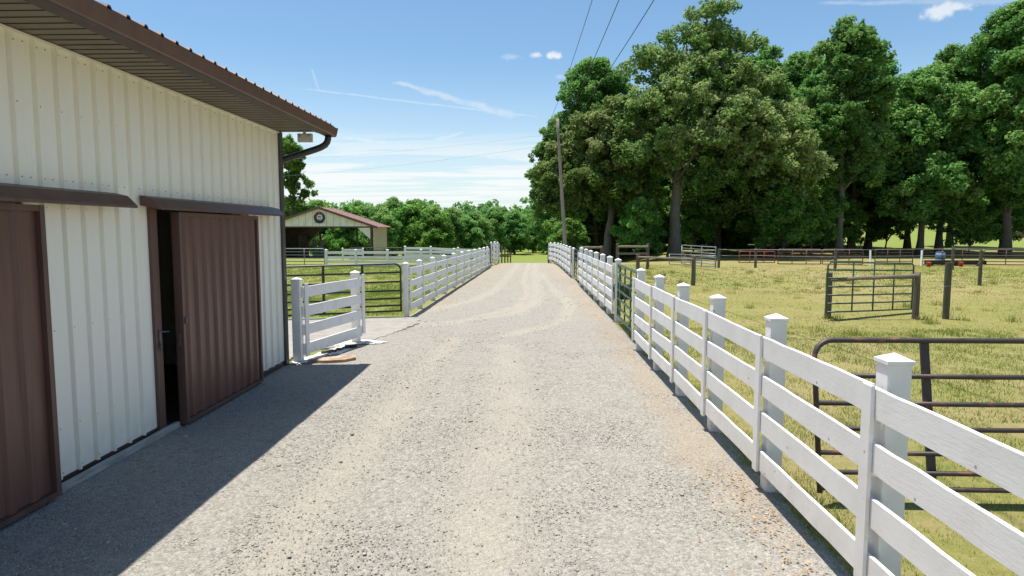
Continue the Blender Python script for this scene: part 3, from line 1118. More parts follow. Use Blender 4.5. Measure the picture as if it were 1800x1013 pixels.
PG = 'pipe gates and panels'
pipe_gate('worn brown pipe gate leaning behind the nearest white fence', (2.45, 5.46), (5.5, 5.46), .13, 1.40, 7, M['brown_pipe'], .024, .16, (.315, .64), lean=.19,
          rails=[.17, .30, .46, .66, .87, 1.10], flat_up=True, corners=(1, 1))
pipe_gate('dark green pipe gate set in the white fence right of the drive', (2.17, 16.45), (2.12, 13.1), .2, 1.50, 6, M['drive_gate'], .027, .16, (.03, .3, .6, .96), flat_up=True, corners=(0, 1))
pipe_gate('black pipe gate far along the white fence right of the drive', (2.05, 31.6), (2.08, 28.1), .15, 1.46, 6, M['black_pipe'], .024, .15, (.33, .66), corners=(1, 1))
pipe_gate('long black pipe gate between the barn corner and the left drive fence', (-7.6, 16.5), (-3.52, 17.42), .17, 1.46, 6, M['black_pipe'], .026, .17, (.28, .52, .76), rails=[.19, .34, .53, .74, .98, 1.23], flat_up=True)
pipe_gate('black pipe gate at the far end of the left drive fence', (-2.88, 41.8), (-2.78, 43.9), .15, 1.45, 6, M['black_pipe'], .026, .12, (.33, .66))
pipe_gate('grey pipe gate in front of the pavilion, left of the cross fence', (-17.6, 46), (-14.7, 46), .0, 1.15, 5, M['silver_pipe'], .03, .14, (.5,))
pipe_gate('low dark pipe gate behind the cross fence, beside the pavilion', (-14.9, 53.0), (-10.4, 52.4), .1, 1.05, 4, M['black_pipe'], .03, .14, (.33, .66))
pipe_gate('dark green pipe gate standing alone in the pasture by a wooden hitching rail', (7.68, 17.2), (10.9, 19.0), .2, 1.53, 6, M['green_pipe'], .023, .15, (.28, .52, .76), dz=-.12)
pipe_gate('faded red low pipe gate at the back of the pasture', (14.1, 45), (16.5, 45), .14, .92, 3, M['red_pipe'], .032, .12, (.3, .7))
for lab, a, b in [('rusty pipe panel of the far corral, next to the red gate', (16.8, 45.2), (19.6, 45)),
                  ('rusty pipe panel of the far corral, left of the first white stake', (19.7, 45), (22.3, 44.8)),
                  ('rusty pipe panel of the far corral, between the two white stakes', (23.1, 44.8), (25.6, 44.8)),
                  ('rusty pipe panel of the far corral, above the black feed bunk', (26.3, 44.9), (30.2, 44.8)),
                  ('rusty pipe panel of the far corral, right of the feed bunk', (30.3, 44.8), (34.2, 44.2)),
                  ('rightmost rusty pipe panel of the far corral', (34.3, 44.2), (38.2, 43.4))]:
    pipe_gate(lab, a, b, .05, 1.06, 5, M['rust_pipe'], .032, .12, (.33, .66), name='corral_panel', cat='corral panel')
pipe_gate('grey pipe panel slanting in front of the big oak trunk', (9.86, 43.4), (10.62, 38.2), .15, 1.38, 6, M['silver_pipe'], .028, .05, (.3, .62), name='corral_panel', cat='corral panel', corners=(0, 0))
pipe_gate('grey pipe panel lying lower behind the slanting one', (9.3, 44.6), (11.6, 41.6), .05, .75, 4, M['silver_pipe'], .026, .05, (.35, .7), name='corral_panel', cat='corral panel', corners=(0, 0))


# ------------------------------------------------------------------ wooden posts and rails
def wood_post(label, x, y, h, r=.075, mat='grey_wood', group='wooden pasture posts', tilt=(0, 0), name='wooden_post'):
    m = MB()
    g = tz(x, y)
    n = 6
    pts = [(x + tilt[0] * k / n, y + tilt[1] * k / n, g - .1 + (h + .1) * k / n) for k in range(n + 1)]
    m.tube(pts, [r * random.uniform(.94, 1.04) for _ in pts], 10)
    me = m.mesh(name, M[mat], (x, y, g))
    o = link(name, me)
    o.location = (x, y, g)
    return tag(o, label, 'post', group)


wood_post('greenish wooden post standing right of the lone pasture gate', 11.0, 17.6, 1.50, .085, 'green_wood')
wood_post('slim wooden post standing in the pasture, right and behind the lone gate', 19.08, 28.4, 1.5, .075, 'green_wood')
wood_post('wooden post at the far edge of the pasture, in front of the red gate', 14.05, 41.55, 1.24, .085)
wood_post('wooden post at the far edge of the pasture, left of the red gate', 11.75, 41.5, 1.2, .085)
wood_post('wooden post behind the left end of the lone pasture gate', 17.6, 38.5, 1.3, .085)
wood_post('tall wooden post before the far corral, by the blue barrel', 24.9, 39.5, 1.45, .085)
wood_post('thin stake in the pasture grass behind the green drive gate', 5.95, 29.5, .42, .03, tilt=(.02, 0))
for lab, x, tl in [('left white stake leaning against the far corral', 22.62, .05), ('right white stake leaning against the far corral', 25.95, .12)]:
    m = MB()
    m.tube([(x, 44.4, -.05), (x + tl, 44.6, 1.02)], .065, 8)
    o = m.build('white_stake', M['cap'])
    tag(o, lab, 'stake', 'white corral stakes')
for k, (x, y, h) in enumerate([(-2.5, 49.0, 1.3), (-2.35, 51.0, 1.35), (-2.2, 53.2, 1.35), (-2.05, 55.6, 1.35), (-1.9, 58.2, 1.35)]):
    wood_post(['brown wooden post just past the end of the left white fence', 'second brown post past the left white fence on the falling ground',
               'third brown post past the left white fence on the falling ground', 'fourth brown post past the left white fence on the falling ground',
               'lowest brown post past the left white fence on the falling ground'][k], x, y, h, .06, group='brown posts beyond the crest')
wood_post('dark wooden post at the crest where the right white fence ends', 1.28, 50.2, 1.2, .08, group='brown posts beyond the crest')


def rail_fence(label, posts, h, zs, r=.06, pr=.08, mat='rail_wood', ext=(0, 0), name='rail_fence', cat='fence'):
    x0, y0 = posts[0]
    t = thing(name, (x0, y0, tz(x0, y0)), label, cat, 'wooden rail fences')
    for (x, y) in posts:
        m = MB()
        g = tz(x, y)
        m.tube([(x, y, g - .1), (x + .01, y, g + h * .5), (x, y, g + h - .02), (x, y, g + h)], [pr, pr * .97, pr * .95, pr * .8], 10)
        m.build('post', M['grey_wood'], t)
    for i in range(len(posts) - 1):
        for z in zs:
            a, b = posts[i], posts[i + 1]
            za, zb = z if isinstance(z, tuple) else (z, z)
            m = MB()
            pts = []
            for k in range(7):
                u = k / 6
                uu = -ext[0] + u * (1 + ext[0] + ext[1])
                pts.append((a[0] + (b[0] - a[0]) * uu, a[1] + (b[1] - a[1]) * uu - pr * .9, za + (zb - za) * u + random.uniform(-.012, .012) + tz(a[0], a[1])))
            m.tube(pts, [r * random.uniform(.9, 1.08) for _ in pts], 8)
            m.build('rail', M[mat], t)
    return t


rail_fence('grey wooden hitching rail on two posts before the lone pasture gate', [(7.88, 17.55), (10.2, 17.6)], 1.24, [(1.05, 1.17)], .05, .085)
rail_fence('single wooden rail on two posts behind the green drive gate', [(4.83, 30.0), (6.89, 28.1)], 1.27, [(1.14, 1.12)], .05, .09, ext=(0, 0))
rail_fence('two-rail wooden fence in front of the leaning tree trunk', [(5.2, 40), (7.03, 40)], 1.55, [1.36, .95], .07, .1)
rail_fence('short two-rail wooden fence just behind the right white fence', [(3.0, 40.5), (4.3, 40.5)], 1.4, [1.3, .95], .07, .1)


def wire_line(label, pts, r, mat, name, cat, group, sag=0.0, seg=20):
    m = MB()
    out = []
    for (a, b) in zip(pts[:-1], pts[1:]):
        a, b = Vector(a), Vector(b)
        for k in range(seg):
            u = k / seg
            p = a.lerp(b, u)
            p.z -= sag * 4 * u * (1 - u)
            out.append(p)
    out.append(Vector(pts[-1]))
    m.tube(out, r, 5)
    return tag(m.build(name, M[mat], None, True), label, cat, group)


# fence wires strung between the pasture posts
wire_line('top wire of the pasture fence strung along the far wooden posts', [(11.75, 41.4, 1.16), (14.05, 41.45, 1.16), (17.6, 38.4, 1.22), (24.9, 39.4, 1.3), (36, 39.6, 1.3)], .012, 'thin_wire', 'fence_wire', 'wire', 'pasture wires', .02, 4)
wire_line('middle wire of the pasture fence strung along the far wooden posts', [(11.75, 41.4, .78), (14.05, 41.45, .78), (17.6, 38.4, .82), (24.9, 39.4, .9), (36, 39.6, .9)], .009, 'thin_wire', 'fence_wire', 'wire', 'pasture wires', .02, 4)
wire_line('wire running from the greenish pasture post to the lone slim post', [(10.2, 17.5, .85), (11.0, 17.5, .9), (19.0, 28.3, 1.05)], .004, 'thin_wire', 'fence_wire', 'wire', 'pasture wires', .05, 4)


# ------------------------------------------------------------------ utility pole and cables
def utility_pole():
    t = thing('utility_pole', (2.75, 52, tz(2.75, 52)), 'tall leaning wooden utility pole behind the right white fence', 'utility pole')
    m = MB()
    pts = [(2.75 - .80 * k / 10, 52, -.6 + 11.6 * k / 10) for k in range(11)]
    m.tube(pts, [.165 - .006 * k for k in range(11)], 12)
    m.build('pole', M['pole_wood'], t, True)
    m = MB()
    m.tube([(1.97, 51.9, 10.75), (1.42, 51.8, 10.85)], .035, 6)
    m.build('bracket', M['latch'], t)
    for p in ((1.42, 51.8, 10.9), (2.02, 51.82, 9.85), (2.10, 51.82, 9.4)):
        m = MB()
        m.tube([(p[0], p[1], p[2] - .09), (p[0], p[1], p[2] - .03), (p[0], p[1], p[2] + .03)], [.035, .055, .03], 8)
        m.build('insulator', M['emblem_grey'], t)


utility_pole()


def sky_pt(x, y, Yd):
    f = px_dir(x, y)
    k = Yd / f[1]
    return np.array([0, 0, 2.35]) + f * k


def overhead(label, start, mid, r=.014):
    """cable through a start on the pole and a mid point over the drive, hanging in a parabola to beyond the camera"""
    s, m_ = np.array(start), np.array(mid)
    pts = []
    for k in range(41):
        u = k / 40 * 2.1
        p = s + (m_ - s) * u
        p[2] = s[2] + (m_[2] - s[2]) * u + 1.1 * (u * u - u)
        pts.append(tuple(p))
    m = MB()
    m.tube(pts, r, 6)
    tag(m.build('power_cable', M['wire'], None, True), label, 'cable', 'overhead cables')


overhead('left overhead cable rising from the bracket of the utility pole', (1.42, 51.8, 10.92), (2.05, 21.0, 10.1), .011)
overhead('middle overhead cable rising from the utility pole', (2.02, 51.82, 9.87), (2.9, 21.0, 10.0), .014)
overhead('right overhead cable, lowest on the utility pole', (2.10, 51.82, 9.42), (4.1, 21.0, 10.0), .016)
wire_line('upper thin cable crossing the sky left of the utility pole', [(2.0, 52, 9.9), (-40, 78, 10.6)], .006, 'pale_wire', 'power_cable', 'cable', 'overhead cables', .6, 24)
wire_line('lower thin cable crossing the sky left of the utility pole', [(2.0, 52, 9.1), (-40, 78, 8.4)], .006, 'pale_wire', 'power_cable', 'cable', 'overhead cables', .6, 24)


# ------------------------------------------------------------------ the pavilion
def pavilion():
    FY, BY, XR, XL, XC = 58.0, 63.2, -14.05, -23.75, -18.9
    g = -.15
    t = thing('open_pavilion', (XC, FY, g), 'open-fronted metal pavilion with a red roof at the back of the paddock', 'pavilion')
    ez, az = 2.70, 4.32
    gb = MB()
    gb.prism([(XL, ez), (XR, ez), (XC, az)], 'y', FY, FY + .06)
    gb.build('gable', M['pav_white'], t)
    sm = MB()
    x = XL + .5
    while x < XR - .3:
        top = ez + (az - ez) * (1 - abs(x - XC) / (XR - XC)) - .05
        sm.box(x - .012, x + .012, FY - .008, FY - .001, ez + .02, top)
        x += .62
    sm.build('gable_seam', M['pav_seam'], t)
    gb2 = MB()
    gb2.prism([(XL, ez), (XR, ez), (XC, az)], 'y', BY - .06, BY)
    gb2.build('back_gable', M['pav_white'], t)
    hb = MB()
    hb.box(XL, XR, FY - .012, FY + .1, ez - .12, ez - .002)
    hb.build('header', M['dark_brown'], t)
    rf = MB()
    s = (az - ez) / (XR - XC)
    for sg in (1, -1):
        xe = XC + sg * (XR - XC + .38)
        ze = az - s * (XR - XC + .38)
        rf.prism([(XC, az + .09), (xe, ze + .09), (xe, ze + .05), (XC, az + .05)], 'y', FY - .3, BY + .3)
        y = FY - .28
        while y < BY + .25:
            rf.prism([(XC, az + .09), (xe, ze + .09), (xe, ze + .102), (XC, az + .102)], 'y', y, y + .04)
            y += .3
    rf.build('roof', M['pav_roof'], t)
    for sg in (1, -1):
        xe = XC + sg * (XR - XC + .40)
        ze = az - s * (XR - XC + .40)
        rk = MB()
        rk.prism([(XC, az + .13), (xe, ze + .13), (xe, ze - .08), (XC, az - .08)], 'y', FY - .34, FY - .302)
        rk.build('rake_trim', M['brown'], t)
    pc = MB()
    pc.box(XR - .32, XR - .12, FY + .0, FY + .2, g, ez - .12)
    pc.build('post', M['dark_brown'], t)
    pl = MB()
    pl.box(XL + .1, XL + .3, FY, FY + .2, g, ez - .12)
    pl.build('post', M['dark_brown'], t)
    for x in (XR - .32, -17.0, -20.6, XL + .1):
        p = MB()
        p.box(x, x + .16, BY - .22, BY - .07, g, ez)
        p.build('post', M['dark_brown'], t)
    sw = MB()
    sw.box(XR - .05, XR, FY, BY, g, ez)
    sw.build('side_wall', M['pav_side'], t)
    sl = MB()
    sl.box(XL, XL + .05, FY, BY, g, ez)
    sl.build('side_wall', M['dark_in'], t)
    br = MB()
    br.prism([(XR - .33, ez - .13), (XR - 1.45, ez - .13), (XR - .33, ez - 1.15)], 'y', FY + .02, FY + .06)
    br.build('corner_brace', M['pav_white'], t)
    bl = MB()
    bl.prism([(-21.3, ez - .02), (-19.9, ez - .02), (-21.3, ez - 1.5)], 'y', BY - 1.2, BY - 1.1)
    bl.build('corner_brace', M['dark_brown'], t)
    st = MB()
    st.box(-23.6, -21.3, BY - 1.25, BY - 1.15, g, ez)
    st.box(-21.36, -21.3, FY + 1.5, BY - 1.25, g, 1.9)
    st.build('inner_wall', M['dark_in'], t)
    for x in (-21.9, -20.9, -20.2):
        p = MB()
        p.box(x, x + .34, BY - 1.4, BY - 1.28, g, 1.45)
        p.build('inner_panel', M['emblem_grey'], t)
    tr = MB()
    for y in (FY + 1.3, FY + 2.6, FY + 3.9):
        tr.box(XL + .1, XR - .1, y, y + .06, ez - .1, ez + .08)
    tr.build('rafter_tie', M['dark_in'], t)
    fl = MB()
    fl.box(XL, XR, FY + .1, BY, g - .1, g + .02)
    fl.build('floor', M['dirt_floor'], t)
    # the round emblem
    e = thing('emblem_sign', (XC, FY - .02, 3.45), 'round maroon and black emblem with a white head on the pavilion gable', 'sign')
    cz, y1 = 3.47, FY - .03

    def disc(r, c, yy, name, mat, n=32, a0=0, a1=2 * math.pi, r0=0):
        m = MB()
        if r0:
            o = [(c[0] + r * math.cos(a), c[1] + r * math.sin(a)) for a in np.linspace(a0, a1, n)]
            i = [(c[0] + r0 * math.cos(a), c[1] + r0 * math.sin(a)) for a in np.linspace(a0, a1, n)]
            for k in range(n - 1):
                m.prism([o[k], o[k + 1], i[k + 1], i[k]], 'y', yy - .006, yy)
        else:
            m.prism([(c[0] + r * math.cos(a), c[1] + r * math.sin(a)) for a in np.linspace(a0, a1, n, endpoint=False)], 'y', yy - .006, yy)
        return m.build(name, M[mat], e)
    disc(.56, (XC, cz), y1, 'border', 'emblem_white')
    disc(.52, (XC, cz), y1 - .008, 'badge', 'black')
    disc(.50, (XC, cz), y1 - .016, 'ring', 'maroon', 26, R(25), R(215), .29)
    disc(.26, (XC + .03, cz + .02), y1 - .024, 'centre', 'emblem_white')
    hd = MB()
    hd.prism([(XC + q[0], cz + q[1]) for q in [(-.14, .02), (-.10, .13), (-.03, .19), (.06, .17), (.13, .12), (.15, .02), (.09, -.03), (.14, -.12), (.05, -.20), (-.10, -.22), (-.05, -.10)]], 'y', y1 - .038, y1 - .032)
    hd.build('head', M['emblem_grey'], e)
    fc = MB()
    fc.prism([(XC + q[0], cz + q[1]) for q in [(-.04, .06), (.05, .03), (.10, -.08), (.02, -.14), (-.05, -.05)]], 'y', y1 - .046, y1 - .04)
    fc.build('face', M['emblem_white'], e)
    for nm, aa, rr, mt, yy in (('lettering', np.linspace(R(50), R(165), 9), .43, 'emblem_white', y1 - .024), ('lower_lettering', np.linspace(R(222), R(318), 9), .64, 'black', y1)):
        lt = MB()
        for k, a in enumerate(aa):
            c, s_ = math.cos(a), math.sin(a)
            if nm == 'lettering' and k % 3:
                continue
            q = [(-.022, -.04), (.022, -.04), (.022, .04), (-.022, .04)]
            lt.prism([(XC + c * rr + u * s_ - v * -c * 0 , cz + (s_ * rr if nm == 'lettering' else -.36 - .16 * abs(c)) + v) for u, v in q], 'y', yy - .006, yy)
        lt.build(nm, M[mt], e)


pavilion()

# ------------------------------------------------------------------ small things in the yard and pasture
def tub():
    t = thing('stock_tub', (3.1, 22.6, 0), 'dark round stock tub behind the green drive gate', 'tub')
    m = MB()
    n = 20
    prof = [(.24, .0), (.30, .05), (.33, .44), (.36, .46), (.36, .49), (.31, .49), (.29, .30)]
    vs = [(3.1 + r * math.cos(2 * math.pi * k / n), 22.6 + r * math.sin(2 * math.pi * k / n), z) for r, z in prof for k in range(n)]
    fs = [(i * n + k, i * n + (k + 1) % n, (i + 1) * n + (k + 1) % n, (i + 1) * n + k) for i in range(len(prof) - 1) for k in range(n)]
    fs.append(tuple(range(n)))
    m.add(vs, fs)
    m.build('tub_wall', M['tub'], t, True)
    w = MB()
    w.prism([(3.1 + .30 * math.cos(2 * math.pi * k / n), 22.6 + .30 * math.sin(2 * math.pi * k / n)) for k in range(n)], 'z', .36, .38)
    w.build('water', M['water'], t)


tub()


def bucket(x, y, label):
    t = thing('feed_bucket', (x, y, 0), label, 'bucket', 'red feed buckets')
    n = 14
    m = MB()
    prof = [(.11, 0), (.15, .27), (.165, .28), (.165, .30), (.135, .30), (.10, .03)]
    vs = [(x + r * math.cos(2 * math.pi * k / n), y + r * math.sin(2 * math.pi * k / n), z) for r, z in prof for k in range(n)]
    fs = [(i * n + k, i * n + (k + 1) % n, (i + 1) * n + (k + 1) % n, (i + 1) * n + k) for i in range(len(prof) - 1) for k in range(n)]
    fs += [tuple(range(n)), tuple(5 * n + k for k in range(n))]
    m.add(vs, fs)
    m.build('pail', M['bucket'], t, True)
    h = MB()
    h.tube([(x + .16 * math.cos(a), y - .02, .27 + .14 * math.sin(a)) for a in np.linspace(0, math.pi, 9)], .007, 5)
    h.build('handle', M['latch'], t)


bucket(25.6, 43.0, 'red feed bucket on the grass by the right white stake')
bucket(27.9, 43.4, 'red feed bucket on the grass right of the blue barrel')


def barrel():
    x, y = 27.9, 45.6
    t = thing('plastic_barrel', (x, y, 0), 'blue plastic barrel behind the feed bunk in the far corral', 'barrel')
    n = 18
    m = MB()
    prof = [(.24, 0), (.28, .03), (.29, .25), (.31, .27), (.29, .29), (.29, .58), (.31, .60), (.29, .62), (.28, .86), (.24, .89)]
    vs = [(x + r * math.cos(2 * math.pi * k / n), y + r * math.sin(2 * math.pi * k / n), z) for r, z in prof for k in range(n)]
    fs = [(i * n + k, i * n + (k + 1) % n, (i + 1) * n + (k + 1) % n, (i + 1) * n + k) for i in range(len(prof) - 1) for k in range(n)]
    fs += [tuple(range(n)), tuple(9 * n + k for k in range(n))]
    m.add(vs, fs)
    m.build('drum', M['blue'], t, True)
    c = MB()
    c.tube([(x + .12, y, .888), (x + .12, y, .92)], .04, 10)
    c.build('cap', M['cap'], t)


barrel()


def bunk():
    t = thing('feed_bunk', (26.2, 44.3, 0), 'long low black feed bunk in front of the far corral', 'feed trough')
    m = MB()
    m.prism([(44.1, .10), (44.5, .10), (44.6, .36), (44.56, .36), (44.47, .14), (44.13, .14), (44.04, .36), (44.0, .36)], 'x', 26.3, 29.9)
    m.box(26.26, 26.3, 44.0, 44.6, .1, .36)
    m.box(29.9, 29.94, 44.0, 44.6, .1, .36)
    m.build('trough', M['bunk'], t)
    for x in (26.5, 28.1, 29.6):
        l = MB()
        l.box(x, x + .08, 44.08, 44.52, 0, .10)
        l.build('leg', M['grey_wood'], t)


bunk()

# brown flagstone, white lime spill and black scrap by the barn panel
sb = MB()
pol = [(-3.95, 11.28), (-3.62, 11.20), (-3.30, 11.32), (-3.16, 11.52), (-3.22, 11.72), (-3.45, 11.68), (-3.75, 11.52)]
sb.prism(pol, 'z', .01, .075)
tag(sb.build('stone_slab', M['stone']), 'flat brown stone slab on the gravel beside the short white panel', 'stone')


def blob(name, mat, cx, cy, rx, ry, ang, z, label, cat, seed):
    r = random.Random(seed)
    n = 46
    m = MB()
    top, low = [], []
    for k in range(n):
        a = 2 * math.pi * k / n
        rr = 1 + r.uniform(-.22, .22) + .2 * math.sin(3 * a + seed)
        x, y = rx * rr * math.cos(a), ry * rr * math.sin(a)
        X_, Y_ = cx + x * math.cos(ang) - y * math.sin(ang), cy + x * math.sin(ang) + y * math.cos(ang)
        low.append((X_, Y_, z))
        top.append((cx + (X_ - cx) * .8, cy + (Y_ - cy) * .8, z + .012 + r.uniform(0, .008)))
    m.add(low + top + [(cx, cy, z + .02)], [(k, (k + 1) % n, n + (k + 1) % n, n + k) for k in range(n)] + [(n + k, n + (k + 1) % n, 2 * n) for k in range(n)])
    tag(m.build(name, M[mat]), label, cat)


blob('lime_spill', 'lime', -3.62, 13.3, .55, .26, .3, .036, 'white lime spilled around the far post of the short panel', 'spill', 3)
blob('lime_spill', 'lime', -4.0, 11.5, .36, .22, 1.2, .034, 'white lime spilled around the panel post at the barn corner', 'spill', 5)
blob('lime_spill', 'lime', -3.80, 12.35, .22, .62, -.2, .03, 'streak of white lime on the ground under the short panel', 'spill', 8)
sc_m = MB()
rr = random.Random(4)
prev = (-3.86, 12.1)
for k in range(26):
    x, y = -3.88 + .014 * k + rr.uniform(-.05, .05), 12.05 + .034 * k + rr.uniform(-.05, .05)
    s = rr.uniform(.02, .05)
    sc_m.box(x - s, x + s, y - s * .8, y + s * .8, .03, .055 + rr.uniform(0, .03))
tag(sc_m.build('rubble_pile', M['rubber']), 'low pile of black scrap on the lime under the short panel', 'rubble')

# far brick house glimpsed between the trunks
def far_house():
    x, y = 84, 118
    g = tz(x, y)
    t = thing('brick_house', (x, y, g), 'small brick house far behind the trees at the right', 'house')
    m = MB()
    m.box(x - 6, x + 6, y, y + 8, g - .5, g + 3.0)
    m.build('wall', M['brick'], t)
    r = MB()
    r.prism([(y - .5, g + 2.9), (y + 8.5, g + 2.9), (y + 4, g + 5.2)], 'x', x - 6.4, x + 6.4)
    r.build('roof', M['dark_brown'], t)
    for dx in (-3.8, .2, 3.4):
        w = MB()
        w.box(x + dx, x + dx + 1.0, y - .04, y - .002, g + 1.0, g + 2.3)
        w.build('window', M['emblem_white'], t)


far_house()


# ------------------------------------------------------------------ trees
def leaves_mesh(name, clumps, nleaf, size, mat, seed, flat=.8, up=1.0):
    """many small leaf quads scattered through clumps (x, y, z, radius, tint)"""
    r = np.random.default_rng(seed)
    cl = np.array(clumps)
    w = cl[:, 3] ** 2
    cnt = np.maximum(6, (nleaf * w / w.sum()).astype(int))
    ci = np.repeat(np.arange(len(cl)), cnt)
    n = len(ci)
    d = r.normal(size=(n, 3))
    d /= np.linalg.norm(d, axis=1)[:, None]
    rad = r.random(n) ** (1 / 2.2)
    off = d * (rad * cl[ci, 3])[:, None]
    off[:, 2] *= flat
    c = cl[ci, :3] + off
    nrm = r.normal(size=(n, 3)) + np.array([0, 0, up]) + d * .55
    nrm /= np.linalg.norm(nrm, axis=1)[:, None]
    a = np.cross(nrm, r.normal(size=(n, 3)))
    a /= np.linalg.norm(a, axis=1)[:, None] + 1e-9
    b = np.cross(nrm, a)
    s = size * r.uniform(.6, 1.35, n)
    a *= s[:, None]
    b *= (s * .62)[:, None]
    fold = nrm * (s * .18)[:, None]
    v = np.stack([c - a, c - b * .9 + fold, c + a, c + b * .9 + fold], 1).reshape(-1, 3)
    f = np.arange(n * 4).reshape(-1, 4)
    t = np.clip(cl[ci, 4] + r.normal(0, .17, n), 0, 1)
    return np_mesh(name, v, f, mat, {'tint': ('FACE', t)})


def crown_clumps(lobes, seed, per=26, rc=(.55, 1.05), tint=.5):
    """clump centres on the outer part of ellipsoid lobes (cx, cy, cz, rx, ry, rz[, tint])"""
    r = np.random.default_rng(seed)
    out = []
    for lb in lobes:
        cx, cy, cz, rx, ry, rz = lb[:6]
        tt = lb[6] if len(lb) > 6 else tint
        n = max(6, int(per * (rx * ry + ry * rz + rx * rz) / 3 / 4.0))
        for _ in range(n):
            d = r.normal(size=3)
            d /= np.linalg.norm(d)
            if d[2] < -.35 and r.random() < .45:
                d[2] *= -1
            q = r.uniform(.50, 1.04) if r.random() < .8 else r.uniform(1.0, 1.22)
            rr = r.uniform(*rc) * (1 if q < 1.04 else .62)
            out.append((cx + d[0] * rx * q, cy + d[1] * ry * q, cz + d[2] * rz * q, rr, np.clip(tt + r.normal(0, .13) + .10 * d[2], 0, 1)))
    return out


def trunk_mesh(name, path, r0, r1, limbs, mat, seed):
    m = MB()
    rr = random.Random(seed)
    n = len(path)
    rs = [r0 * (1.45 if i == 0 else 1.0) + (r1 - r0) * i / (n - 1) for i in range(n)]
    m.tube(path, rs, 12)
    for (i, tip, lr) in limbs:
        a, b = Vector(path[i]), Vector(tip)
        pts = []
        for k in range(6):
            u = k / 5
            p = a.lerp(b, u)
            p += Vector((rr.uniform(-.2, .2), rr.uniform(-.2, .2), rr.uniform(-.1, .15) + .35 * math.sin(u * math.pi))) * (0 if k in (0,) else 1)
            pts.append(p)
        m.tube(pts, [lr * (1 - .8 * k / 5) for k in range(6)], 6)
        for q in range(2):
            c = pts[3]
            e = b + Vector((rr.uniform(-1.6, 1.6), rr.uniform(-1.6, 1.6), rr.uniform(-.4, 1.2)))
            m.tube([c, c.lerp(e, .5) + Vector((0, 0, .2)), e], [lr * .45, lr * .3, lr * .1], 5)
    return m.mesh(name, mat, (0, 0, 0), True)


def grow(H, R_, trunk_h, seed, kind='round', lean=(0, 0)):
    """lobes and trunk of a tree of height H and crown radius R_, crown from trunk_h up; local coordinates"""
    r = random.Random(seed)
    ch = H - trunk_h
    lobes = []
    n = 15
    for k in range(n):
        u = (k + .5) / n
        z = trunk_h + ch * (.10 + .82 * u)
        env = {'round': math.sin(math.pi * (.20 + .72 * u)) ** .8, 'cone': (1 - u) ** .65 * (.35 + .65 * min(1, u * 4)), 'tall': math.sin(math.pi * (.16 + .76 * u)) ** .6 * .95}[kind]
        a = k * 2.4 + r.uniform(-.5, .5)
        rr = R_ * env
        br = R_ * r.uniform(.30, .46)
        dx = max(0, rr - br * .75) * r.uniform(.75, 1.08)
        lobes.append((math.cos(a) * dx + lean[0] * u, math.sin(a) * dx + lean[1] * u, z, br, br, br * r.uniform(.6, .85), .5 + r.uniform(-.12, .12)))
    lobes.append((lean[0] * .9, lean[1] * .9, H - ch * .10, R_ * .28, R_ * .28, ch * .11, .55))
    lobes.append((lean[0] * .5, lean[1] * .5, trunk_h + ch * .5, R_ * .42, R_ * .42, ch * .38, .42))
    path = [(lean[0] * u * .8 + r.uniform(-.1, .1) * (u > 0), lean[1] * u * .8 + r.uniform(-.1, .1) * (u > 0), u * (trunk_h + ch * .62) - (.15 if u == 0 else 0)) for u in np.linspace(0, 1, 9)]
    limbs = []
    for lb in lobes[:-2]:
        zi = max(2, min(7, int(8 * (lb[2] - ch * .12) / (trunk_h + ch * .62))))
        limbs.append((zi, (lb[0], lb[1], lb[2]), .06 + H * .004))
    return lobes, path, limbs


TREE_PROTO = {}


def tree_proto(key, H, R_, th, seed, kind, leaf, nleaf, size, bark, tr, tint=.5, lean=(0, 0), per=26, rc=(.55, 1.05), lobes=None):
    lo, path, limbs = grow(H, R_, th, seed, kind, lean)
    if lobes:
        lo = lobes
        limbs = [(max(2, min(7, int(8 * (lb[2] - 1.5) / (th + (H - th) * .62)))), lb[:3], .13) for lb in lobes if lb[2] > th + 2.2]
    cm = leaves_mesh('crown', crown_clumps(lo, seed, per, rc, tint), nleaf, size, M[leaf], seed + 50)
    tm = trunk_mesh('trunk', path, tr, tr * .22, limbs, M[bark], seed)
    TREE_PROTO[key] = (cm, tm)


def plant(key, x, y, label, rot=0.0, sc=1.0, scz=None, group=None, name='broadleaf_tree', cat='tree', zoff=0.0):
    cm, tm = TREE_PROTO[key]
    t = thing(name, (x, y, tz(x, y) + zoff), label, cat, group)
    t.rotation_euler = (0, 0, rot)
    t.scale = (sc, sc, scz or sc)
    link('trunk', tm, t)
    link('crown', cm, t)
    return t


